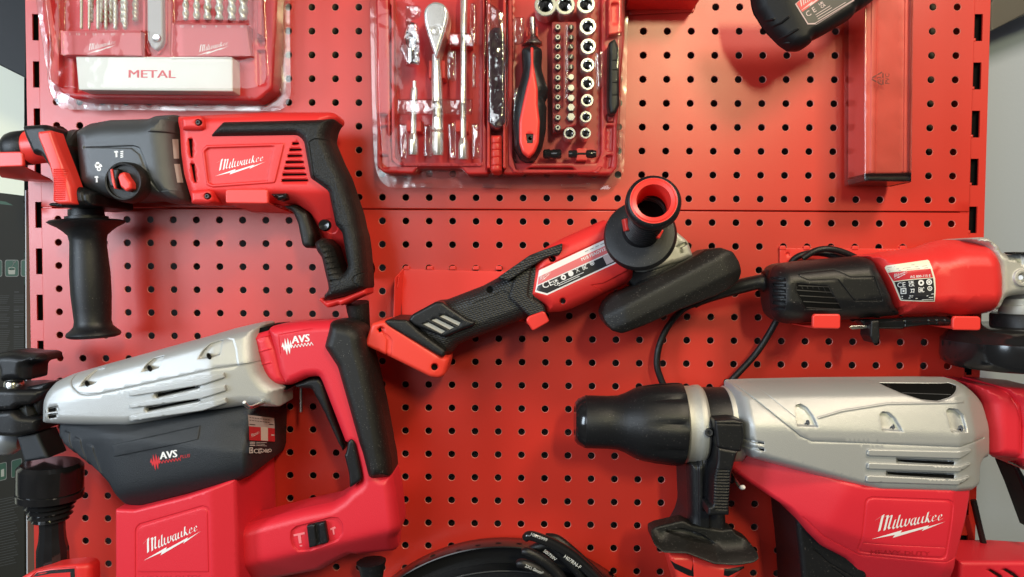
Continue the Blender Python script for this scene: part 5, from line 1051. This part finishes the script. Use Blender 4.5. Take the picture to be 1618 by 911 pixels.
# ratchet
rt = sit('ratchet', 'chrome teardrop head ratchet in the left half of the socket set case', 'ratchet', (688, 120))
MIR = mat('bright_chrome', (.90, .90, .90), .2, metal=.75)
relief('head', rt, MIR, U3([(190, 130), (200, 85), (235, 40), (290, 14), (330, 10), (390, 28), (430, 70), (448, 120), (444, 190), (410, 330), (330, 590), (310, 590), (225, 330), (195, 220)]), 52, hb=22, rx=3, rz=5, rc=5, mp='f', g=3, cuts=[(ribbon(U3([(225, 330), (260, 280), (320, 262), (380, 285), (418, 325)]), 1), .8, .8), (ribbon(U3(disc(318, 310, 36)), 1), .6, .6)])
lathe('shank', rt, MIR, (*U3([(318, 560)])[0], 38), (*S3([(432, 200)])[0], 38), [(0, 6.5), (.15, 7), (.3, 8.5), (.8, 9), (1, 9)], 32)
lathe('grip', rt, MIR, (*S3([(430, 60)])[0], 38), (*S3([(432, 368)])[0], 38), [(0, 9), (.5, 9.3), (.52, 8), (.55, 9.3), (.9, 9.5), (1, 8)], 12, sharp=20)
for x0, y0, x1, y1, lb in ((655, 128, 653, 245, 'left of the ratchet'), (733, -30, 732, 252, 'right of the ratchet')):
    e = sit('extension_bar', f'chrome extension bar with square socket end, {lb}', 'extension bar', ((x0 + x1) / 2, (y0 + y1) / 2), 'chrome extension bars')
    L_ = y1 - y0
    lathe('bar', e, MIR, (x0, y0, 36), (x1, y1 - 22, 36), [(0, 3.2), (12 / L_, 3.2), (13 / L_, 5), (20 / L_, 6), (.5, 5.2), (1, 5.2)], 24)
    lathe('socket_end', e, MIR, (x1, y1 - 34, 36), (x1, y1, 36), [(0, 5.5), (.25, 8), (.35, 8.4), (.9, 8.4), (1, 7.5)], 28)
lathe('square_drive', e, MIR, (733, -20, 36), (733, 30, 36), [(0, 4), (1, 4)], 4, sharp=20)
sj = sit('swivel_joint', 'small chrome universal joint at the upper left of the socket case', 'universal joint', (651, 68))
lathe('socket_end', sj, CHROME, (651, 70, 36), (652, 103, 36), [(0, 9), (.15, 11.3), (.3, 11), (.9, 11), (1, 10)], 32)
lathe('yoke', sj, CHROME, (650, 46, 36), (651, 74, 36), [(0, 6), (.2, 9), (.6, 11), (1, 10)], 10, sharp=20)
lathe('square_drive', sj, CHROME, (650, 36, 36), (650, 50, 36), [(0, 4.5), (.3, 5), (1, 5)], 4, sharp=20)
# screwdriver style bit handle
sdv = sit('bit_driver', 'red and black bit driver handle in the right half of the socket case', 'screwdriver', (838, 150))
bd = relief('handle', sdv, BLK, U4([(285, 480), (400, 440), (500, 480), (500, 560), (492, 680), (530, 800), (570, 911)]) + S2([(1080, 600)]) + S3([(1095, 60), (1090, 200), (1070, 300), (1030, 370), (980, 392), (930, 370), (895, 300), (885, 180), (890, 60)]) + U4([(245, 911), (290, 740), (300, 680), (290, 560)]), 58, hb=20, rx=11, rz=16, rc=4, mp='f', g=3)
relief('red_core', sdv, HOOK, U4([(378, 480), (410, 480), (408, 640), (430, 760), (455, 911)]) + S3([(1040, 60), (1052, 160), (1045, 290), (1020, 350), (985, 380), (945, 350), (925, 290), (925, 160), (945, 60)]) + U4([(335, 900), (365, 780), (382, 640)]), 60.5, hb=40, rx=3, rc=4, mp='f', g=3, cuts=[(S3([(968, 235), (1012, 235), (1008, 290), (975, 290)]), 5, 1)])
lathe('hang_hole', sdv, CHROME, (*S3([(993, 262)])[0], 54), (*S3([(993, 262)])[0], 58), [(0, 3.6), (1, 3.2)], 16)
lathe('shaft', sdv, STEEL, (*U4([(396, 180)])[0], 38), (*U4([(398, 460)])[0], 38), [(0, 4.6), (.2, 5), (.62, 5), (.66, 6), (.8, 10), (.92, 15), (1, 16)], 28)
# sockets seen from their open end
def socket(px, py, r, hexr, lb, front=46):
    o = lathe('socket', None, [MIR, VOID, CHROME], (px, py, 22), (px, py, front), [(0, r * .9), (.8, r), (.97, r), (1, r * .93), (1, hexr * 1.08), (.93, hexr, 2), (.3, hexr * .96, 2), (.3, hexr * .5, 2), (.1, .1, 1)], 36, ridge=lambda t, a: 0, cap=False)
    bm = bmesh.new(); bm.from_mesh(o.data)
    bm.free()
    return tag(o, lb, 'socket', 'sockets in the case')
for i, (x, y, r) in enumerate(((862, 7, 17.5), (893, 7, 15.5), (926, 6, 14.5))): socket(x, y, r, r * .62, ('largest chrome socket, top row of the socket case', 'second chrome socket of the top row', 'chrome socket at the right end of the top row')[i])
for i, (x, y, r) in enumerate(((929, 41, 13.5), (929.5, 72.5, 12.5), (928.5, 102, 11.3), (928.5, 131, 10.8), (928, 158, 10.2), (926, 184, 9.2), (925.5, 210, 8.8))):
    socket(x, y, r, r * .62, ('topmost chrome socket of the right column', 'second chrome socket down the right column', 'third chrome socket down the right column', 'fourth chrome socket down the right column', 'fifth chrome socket down the right column', 'sixth chrome socket down the right column', 'lowest chrome socket of the right column')[i])
socket(900, 210, 9.6, 6, 'chrome socket beside the foot of the right column')
# screwdriver bits in two columns
bs = relief('bit_rack', sc, CASED, S2([(1125, 130), (1275, 130), (1275, 600)]) + S3([(1275, 180), (1130, 230)]), 34, hb=14, rx=1, rc=2)
DK = mat('bit_dark', (.05, .05, .055), .3, metal=.6)
names = ('first', 'second', 'third', 'fourth', 'fifth', 'sixth', 'seventh', 'eighth', 'ninth')
for i, y in enumerate((42, 58, 73, 89, 105, 122, 137, 153, 168, 185, 201)):
    nm_ = (names + ('tenth', 'eleventh'))[i]
    o = lathe('screwdriver_bit', None, [DK, MIR, VOID], (881.5, y, 30), (881.5, y, 42), [(0, 5), (.9, 5), (.91, 4.6), (1, 3.6, 1), (1, 1.9, 1), (.6, 1.6, 2), (.6, .1, 2)], 12, cap=False, sharp=20)
    tag(o, f'small dark driver bit, {nm_} from the top, left column', 'driver bit', 'driver bits in the case')
for i, y in enumerate((42, 58, 73, 89, 105, 121, 138, 154, 169, 184)):
    nm_ = (names + ('tenth',))[i]; big = 1.0 if i < 5 else 1.15 + .12 * (i - 5)
    o = lathe('screwdriver_bit', None, [DK, MIR if i > 4 else DK], (902.5, y, 30), (902.5, y, 42), [(0, 4.6 * big), (.9, 4.4 * big), (1, 3.6 * big, 1), (1, .1, 1)], 6 if i > 6 else 14, cap=False, sharp=20)
    if i <= 4:
        p = Print(flat(42)); a = (90, 90, 60, -60, 90)[i]; d = (math.cos(math.radians(a)) * 3, math.sin(math.radians(a)) * 3); p.stroke([(902.5 - d[0], y - d[1]), (902.5 + d[0], y + d[1])], MIR, 1.0, .3); p.build('tip', o)
    tag(o, f'small driver bit, {nm_} from the top of the right bit column', 'driver bit', 'driver bits in the case')
ad = sit('bit_adapter', 'short black adapter at the foot of the driver handle in the case', 'adapter', (871, 243))
lathe('body', ad, SHINY, (858, 243, 34), (887, 243, 34), [(0, 5), (.08, 7.5), (.35, 8), (.4, 6.5), (.5, 6.5), (.55, 7.5), (.92, 7.5), (1, 5)], 24)
ab = sit('bit_adapter', 'long black adapter in the lower right corner of the case', 'adapter', (920, 243))
lathe('body', ab, SHINY, (898, 243, 34), (942, 243, 34), [(0, 5), (.05, 6), (.3, 6), (.32, 3.5), (.62, 3.5), (.64, 6), (.85, 7), (1, 5)], 24)
rc_ = relief('carry_handle', sc, BLK, [(962, 66), (972, 60), (978, 75), (979, 165), (974, 178), (964, 180), (961, 165)], 44, hb=26, rx=4, rc=3, cuts=[(ribbon([(968, y), (980, y)], 1), .8, .8) for y in (95, 110, 130, 150)])
relief('latch', sc, HOOK, [(962, -10), (982, -10), (984, 50), (962, 54)], 38, hb=24, rx=1, rc=2, cuts=[([(966, 4), (978, 4), (979, 38), (966, 36)], 4, 1)])
lt = relief('latch_recess_marks', sc, CASED, S3([(1465, 118), (1500, 118), (1500, 160), (1465, 160)]), 27, hb=20, rx=.5, rc=1)
clearcase(sc, [(583, -60), (586, 90), (589, 215), (592, 262), (600, 285), (614, 296), (962, 299), (979, 290), (986, 268), (990, 150), (994, -60)],
    [(588, -60), (591, 120), (592, 160), (598, 262), (608, 274), (965, 275), (977, 262), (982, 160), (988, 60), (990, -60)], 48,
    cuts=[(S3([(735, -600), (845, -600), (850, 160), (830, 220), (730, 220), (715, 160)]), 8, 3)],
    tabs=[S3([(225, 535), (402, 535), (400, 563), (228, 560)]), S3([(700, 538), (880, 540), (876, 566), (706, 564)]), S3([(1176, 538), (1360, 536), (1355, 562), (1186, 564)]), S3([(1534, 218), (1560, 215), (1556, 405), (1530, 405)])])
# inner formed pockets of the clear sheet
for nm, pts, h in (('h', U3([(20, 210), (130, 230), (150, 400), (150, 660), (20, 660), (-60, 500)]), 51), ('i', U3([(450, 330), (700, 330), (700, 470), (450, 470)]), 51), ('j', S3([(190, 170), (235, 170), (240, 380), (200, 390)]), 51), ('k', S3([(345, 180), (395, 180), (395, 380), (345, 380)]), 51), ('l', S3([(490, 170), (535, 160), (540, 390), (500, 390)]), 51), ('m', S3([(635, 170), (680, 170), (690, 380), (640, 390)]), 51), ('n', S2([(1385, 320), (1440, 300), (1440, 520), (1400, 560)]), 52), ('o', S2([(890, 100), (960, 100), (950, 260), (890, 270)]), 52), ('p', S3([(890, -40), (930, -60), (905, 100), (890, 180)]), 52), ('a', U3([(0, 50), (140, 48), (165, 80), (150, 170), (60, 200), (0, 260)]), 52), ('b', U3([(668, 25), (720, 22), (738, 50), (738, 460), (700, 460), (665, 320)]), 52), ('c', U3([(430, 540), (460, 505), (520, 510), (522, 820), (470, 830), (435, 800)]), 52), ('d', U3([(690, 540), (725, 540), (730, 900), (690, 900)]), 52),
                   ('e', S3([(725, -580), (840, -500), (840, 170), (790, 210), (740, 170)]), 54), ('f', S3([(180, 20), (640, 20), (640, 118), (180, 118)]), 52), ('g', S2([(1205, 135), (1225, 135), (1225, 600), (1205, 600)]), 54)):
    relief('formed_pocket', sc, CLEARP, pts, h, hb=h - 5, rx=2.5, rz=5, rc=3, mp='f', g=4)

# ------------------------------------------------------------------ clear tube with red contents, upper right
def V7(p): return q(1300, 0, 2.761, p)
PVC = clear('pvc_sleeve', tint=(1, .98, .98), rough=.15, mul=1.1, base=.06, bump=.8, bscale=14)
tb = thing('packaged_tube', 'tall narrow red profile in a clear PVC sleeve with black end, upper right', 'packaged part', (1395, 150), 20)
relief('red_profile', tb, mat('profile_red', (.85, .12, .09), .4), V7([(185, -160), (395, -160), (388, 755), (182, 758)]), 44, hb=6, rx=2, rc=1, mp='f', g=6, cuts=[(V7([(212, -160), (238, -160), (226, 755), (206, 755)]), -1.5, 1.2), (V7([(358, -160), (372, -160), (366, 755), (350, 755)]), -1.5, 1.2)])
relief('end_cap', tb, BLK, V7([(182, 764), (384, 764), (384, 796), (320, 793), (188, 790)]), 46, hb=6, rx=2, rc=2, mp='f', cuts=[(V7([(195, 770), (370, 770), (370, 786), (200, 786)]), -1.5, 1)])
slv = relief('pvc_sleeve', tb, PVC, V7([(180, -160), (398, -160), (388, 792), (182, 790)]), 52, hb=5, rx=1.5, rc=1, mp='f', g=8)
p = Print(SURF[slv.name]); MK = mat('mark_dark', (.05, .005, .005), .5)
cx_, cy_ = V7([(240, 342)])[0]
tri = [(-11, 0), (8, -11), (8, 11)]
for k in range(3):
    a, b = np.array(tri[k]), np.array(tri[(k + 1) % 3]); p.stroke([tuple(np.array((cx_, cy_)) + a + (b - a) * .12), tuple(np.array((cx_, cy_)) + a + (b - a) * .46)], MK, 1.6, .3); p.stroke([tuple(np.array((cx_, cy_)) + a + (b - a) * .56), tuple(np.array((cx_, cy_)) + a + (b - a) * .92)], MK, 1.6, .3)
p.text('03', (cx_ + 5.5, cy_ + 6), 9.5, 90, MK, .3); p.text('PVC', (cx_ + 18, cy_ + 9), 9.5, 90, MK, .3); p.build('recycling_mark', slv)

# ------------------------------------------------------------------ black cordless tool poking in at the top
def X1(p): return q(1190, 0, 8.09, p)
ct = thing('cordless_tool', 'black end of a cordless tool with type plate, poking in from the top edge', 'power tool', (1270, 10), 50)
cb = relief('tool_end', ct, mat('matt_black', (.006, .006, .007), .5, spec=.3, bump=.3, bscale=1500), X1([(0, -300), (50, 0), (80, 100), (120, 160), (200, 300), (300, 420), (400, 520), (510, 594), (640, 596), (700, 570), (775, 520), (770, 490), (790, 465), (850, 450), (1000, 370), (1300, 190), (1335, 140), (1340, 100), (1400, 90), (1540, 0), (1900, -300)]), 88, hb=66, rx=10, rz=14, mp='f', rc=3, g=4,
    planes=[ppl(X1([(480, 60), (640, 420)]), X1([(200, 300)])[0], .4, 5)], cuts=[(X1([(280, 285), (380, 260), (470, 190), (470, 215), (390, 275), (300, 298)]), -2, 1.5), (X1([(390, 440), (470, 410), (580, 350), (585, 370), (480, 430), (410, 455)]), -2, 1.5), (X1([(190, 190), (260, 200), (310, 205), (300, 225), (230, 215)]), -2, 1.5), (X1([(400, 490), (480, 500), (520, 512), (500, 522), (420, 510)]), -2, 1.5)])
p = Print(SURF[cb.name])
p.poly(X1([(535, 50), (640, -40), (1500, -300), (1290, 0), (800, 295), (795, 308), (695, 310)]), mat('plate_line', (.55, .40, .40), .5), .25, g=3)
p.poly(X1([(555, 52), (650, -25), (1400, -250), (1265, 2), (790, 290), (702, 295)]), LBLK, .4, g=3)
p.poly(X1([(550, 45), (640, -40), (860, -40), (840, 0), (625, 152)]), mat('plate_red', (.62, .06, .06), .5), .5, g=3)
TXP = mat('plate_text', (.62, .48, .48), .5)
p.logo(X1([(590, 150)])[0], X1([(1000, -150)])[0], TXP, .75); p.text('C', X1([(690, 220)])[0], 12, 32, TXP, .75); p.text('\u20ac' if False else 'E', X1([(770, 165)])[0], 12, 32, TXP, .75); p.text('UK', X1([(845, 75)])[0], 6, 32, TXP, .75, bold=.03); p.text('CA', X1([(870, 110)])[0], 6, 32, TXP, .75, bold=.03)
for k, (a, b) in enumerate((((795, 190), (980, 75)), ((808, 215), (1000, 98)), ((822, 245), (1180, 30)))): p.stroke(X1([a, b]), TXP, .8, .75)
p.stroke(X1([(795, 318), (1290, 5)]), TXP, .5, .4)
p.build('type_plate', cb)

# ------------------------------------------------------------------ red shelf lip at the top, black pan and coiled cord at the bottom
sl = thing('shelf_lip', 'red sheet metal shelf edge cut by the top of the picture', 'shelf', (1040, 0), 0)
def Y6(p): return q(980, 0, 4.373, p)
relief('lip', sl, HOOK, Y6([(40, -150), (540, -150), (545, 4), (60, 4)]), 44, hb=2, rx=1, rc=1, mp=30)
relief('bracket_plate', sl, PEG, Y6([(60, 3), (532, 3), (515, 40), (510, 78), (60, 100)]), 3, hb=.6, rx=.4, rc=0)
def Z5(p): return q(600, 780, 3.517, p)
pan = lathe('black_bowl', None, [SHINY, BLK], (785, 1020, 4), (785, 1020, 46), [(0, 110), (.1, 118), (.8, 132), (.95, 138), (1, 138), (1, 134.5), (.93, 133), (.5, 122, 1), (.45, .1, 1)], 128, cap=False) if False else None
bw = thing('round_case', 'glossy black round dish rim peeking up at the bottom edge', 'dish', (750, 930), 20)
def circ3(a, b, c):
    ax_, ay = a; bx, by = b; cx, cy = c; d = 2 * (ax_ * (by - cy) + bx * (cy - ay) + cx * (ay - by))
    ux = ((ax_ ** 2 + ay ** 2) * (by - cy) + (bx ** 2 + by ** 2) * (cy - ay) + (cx ** 2 + cy ** 2) * (ay - by)) / d
    uy = ((ax_ ** 2 + ay ** 2) * (cx - bx) + (bx ** 2 + by ** 2) * (ax_ - cx) + (cx ** 2 + cy ** 2) * (bx - ax_)) / d
    return ux, uy, math.hypot(ax_ - ux, ay - uy)
u1 = circ3((637, 898), (700, 868), (795, 852)); u2 = circ3((688, 909), (740, 894), (808, 888))
lathe('outer_rim', bw, SHINY, (u1[0], u1[1], 40), (u1[0], u1[1], 40.01), [(0, 1)], 3) if False else None
def ringat(name, u, h0, prof, m):
    x, z = W(u[0], u[1], h0 if h0 else 0)
    vs, fs = [], []; n = 160
    for k, (h, r) in enumerate(prof):
        for i in range(n): t = 2 * math.pi * i / n; vs.append((x + r * math.cos(t), -h, z + r * math.sin(t)))
        if k:
            for i in range(n): j = (i + 1) % n; fs.append(((k - 1) * n + i, (k - 1) * n + j, k * n + j, k * n + i))
    fs.append(tuple(range((len(prof) - 1) * n, len(prof) * n)))
    return mesh(name, vs, fs, m, bw, sharp=35)
r1 = u1[2] * PXM(40); r2 = u2[2] * PXM(34)
ringat('outer_rim', u1, 40, [(6, r1 - 5), (12, r1 - 1.5), (36, r1), (40, r1 - .4), (40.5, r1 - 1.4), (39, r1 - 2.4), (16, r1 - 4)], SHINY)
ringat('inner_lid', u2, 34, [(15, r2), (30, r2), (34, r2 - .8), (34.5, r2 - 2), (33, r2 - 3.5)], BLK)
cc = thing('coiled_cord', 'black rubber cord bundle with white lettering at the bottom centre', 'cord', (900, 900), 40)
CORDS = [([(830, 850, 60, 6.5), (836, 846, 62, 7.5), (850, 849, 62, 8), (880, 862, 60, 8.5), (910, 882, 58, 9), (950, 920, 55, 9)], 9), ([(838, 868, 50, 6), (850, 864, 52, 7.5), (868, 862, 52, 8), (890, 880, 52, 8), (915, 905, 52, 8), (935, 940, 50, 8)], 8),
         ([(826, 872, 62, 6), (834, 872, 63, 7.5), (856, 884, 62, 8.5), (880, 905, 60, 9), (900, 935, 60, 9)], 8.5), ([(818, 892, 64, 6), (826, 890, 65, 7.5), (850, 900, 64, 8.5), (880, 925, 62, 9)], 8.5), ([(862, 848, 40, 6), (880, 852, 42, 7.5), (905, 872, 44, 8), (940, 905, 46, 8), (970, 940, 46, 8)], 8)]
for pts, r in CORDS: tube('cord_loop', cc, SHINY if r == 9 else BLK, pts, r, segs=20)
CT = mat('cord_print', (.75, .75, .72), .5)
p = Print(flat(68)); p.text('10015999', (837, 845), 7.2, -21, CT, .4, bold=.0); p.text('H07RN-F', (890, 880), 8.2, -36, CT, .4); p.build('lettering', cc)
p = Print(flat(60)); p.text('50/750V', (858, 871), 7.2, -38, CT, .4); p.build('lettering', cc)
p = Print(flat(72)); p.text('2X1.0mm\u00b2', (829, 895), 7.2, -24, CT, .4); p.build('lettering', cc)

# ------------------------------------------------------------------ stock beside the board
BX = mat('box_black', (.006, .007, .010), .55, spec=.3)
relief('shelf_box', None, BX, [(-120, -80), (42, -80), (42, 124), (36, 121), (0, 103), (-120, 40)], -40, hb=-120, rx=2, rc=2, mp=-40)
tag(bpy.data.objects['shelf_box'], 'dark box or screen hanging in the top left corner beside the panel', 'box')
cg = thing('carton', 'dark green and grey printed carton standing behind the left edge of the panel', 'carton', (0, 500), -60)
cgb = relief('carton_front', cg, BOXD, [(-160, 298), (-2, 304), (39, 309), (39, 720), (-160, 720)], -45, hb=-110, rx=1, rc=1, mp=-45)
p = Print(SURF[cgb.name]); ICON = mat('icon_grey', (.12, .12, .10), .6)
p.poly([(-160, 296), (-2, 304), (39, 309), (39, 326), (-2, 322), (-160, 318)], BOXG, .2)
p.poly([(-160, 394), (39, 398), (39, 450), (-160, 449)], BOXG, .2)
for x in (-18, 8, 33):
    p.poly(fillet([(x, 410), (x + 22, 410), (x + 22, 437), (x, 437)], 4), ICON, .3); p.poly(fillet([(x + 1.2, 411.2), (x + 20.8, 411.2), (x + 20.8, 435.8), (x + 1.2, 435.8)], 3.5), BOXG, .4)
p.poly([(13, 424), (25, 424), (24, 433), (14, 433)], mat('icon_light', (.25, .25, .2), .6), .5); p.circle((19, 424), 6, bpy.data.materials['icon_light'], .5, ar=.4); p.circle((19, 424), 4, BOXG, .6, ar=.4); p.stroke([(19, 422), (24, 413)], ICON, .8, .6); p.circle((23, 413), 2.4, ICON, .6, r2=1.6)
TX = mat('carton_text', (.035, .034, .03), .7)
for k in range(34):
    y = 463 + k * 2.9 + (3 if k > 5 else 0) + (3 if k > 14 else 0)
    if k in (0, 9, 17): p.stroke([(23, y - 2), (30, y - 2)], TX, 1.4, .3); continue
    p.stroke([(-10, y + 1), (16 - (k * 7) % 6, y + 1)], TX, .7, .3); p.stroke([(22, y), (38 - (k * 5) % 5, y)], TX, .7, .3)
p.build('carton_print', cgb)
c2 = thing('carton', 'second printed carton with icon row at the lower left edge of the picture', 'carton', (0, 820), -60)
c2b = relief('carton_front', c2, BOXD, [(-160, 705), (39, 700), (39, 960), (-160, 960)], -40, hb=-44, rx=1, rc=1, mp=-40)
p = Print(SURF[c2b.name]); p.poly([(-160, 712), (39, 700), (39, 752), (-160, 782)], BOXG, .2)
for x, y in ((-6, 733), (18, 727)): p.poly(fillet([(x, y), (x + 17, y - 4), (x + 17, y + 24), (x, y + 28)], 3), ICON, .3); p.poly(fillet([(x + 1.2, y + 1.2), (x + 15.8, y - 2.8), (x + 15.8, y + 22.8), (x + 1.2, y + 26.8)], 2.5), BOXG, .4)
for x in (2, 25): p.poly([(x, 742), (x + 5, 740), (x + 5, 752), (x, 753)], bpy.data.materials['icon_light'], .5)
for k in range(26): p.stroke([(-5, 790 + k * 4.2), (30 - (k * 7) % 9, 783 + k * 4.2)], TX, .9, .3)
p.build('carton_print', c2b)
ps = relief('edge_strip', None, mat('edge_grey', (.45, .46, .48), .5), [(39.3, 300), (41, 300), (44, 960), (42, 960)], -20, hb=-60, rx=.3, rc=0, mp=-20)
tag(ps, 'thin pale strip standing between the cartons and the left upright', 'strip')
bl = relief('gap_shade_strip', None, VOID, [(38, -60), (50, -60), (58, 960), (38, 960)], -62, hb=-66, rx=.3, rc=0, mp=-62)  # black strip put in where there is only a shadowed gap
tag(bl, 'black strip painted in for the shadowed gap behind the left upright', 'painted shade')
sb = relief('shelf_bracket', None, mat('bracket_dark', (.07, .066, .055), .5), [(1566, 6), (1574, -10), (1700, -60), (1700, -10), (1618, 22), (1566, 48.5)], -60, hb=-90, rx=1, rc=1, mp=-60)
tag(sb, 'dark sloping shelf bracket at the top right corner on the grey wall', 'bracket')
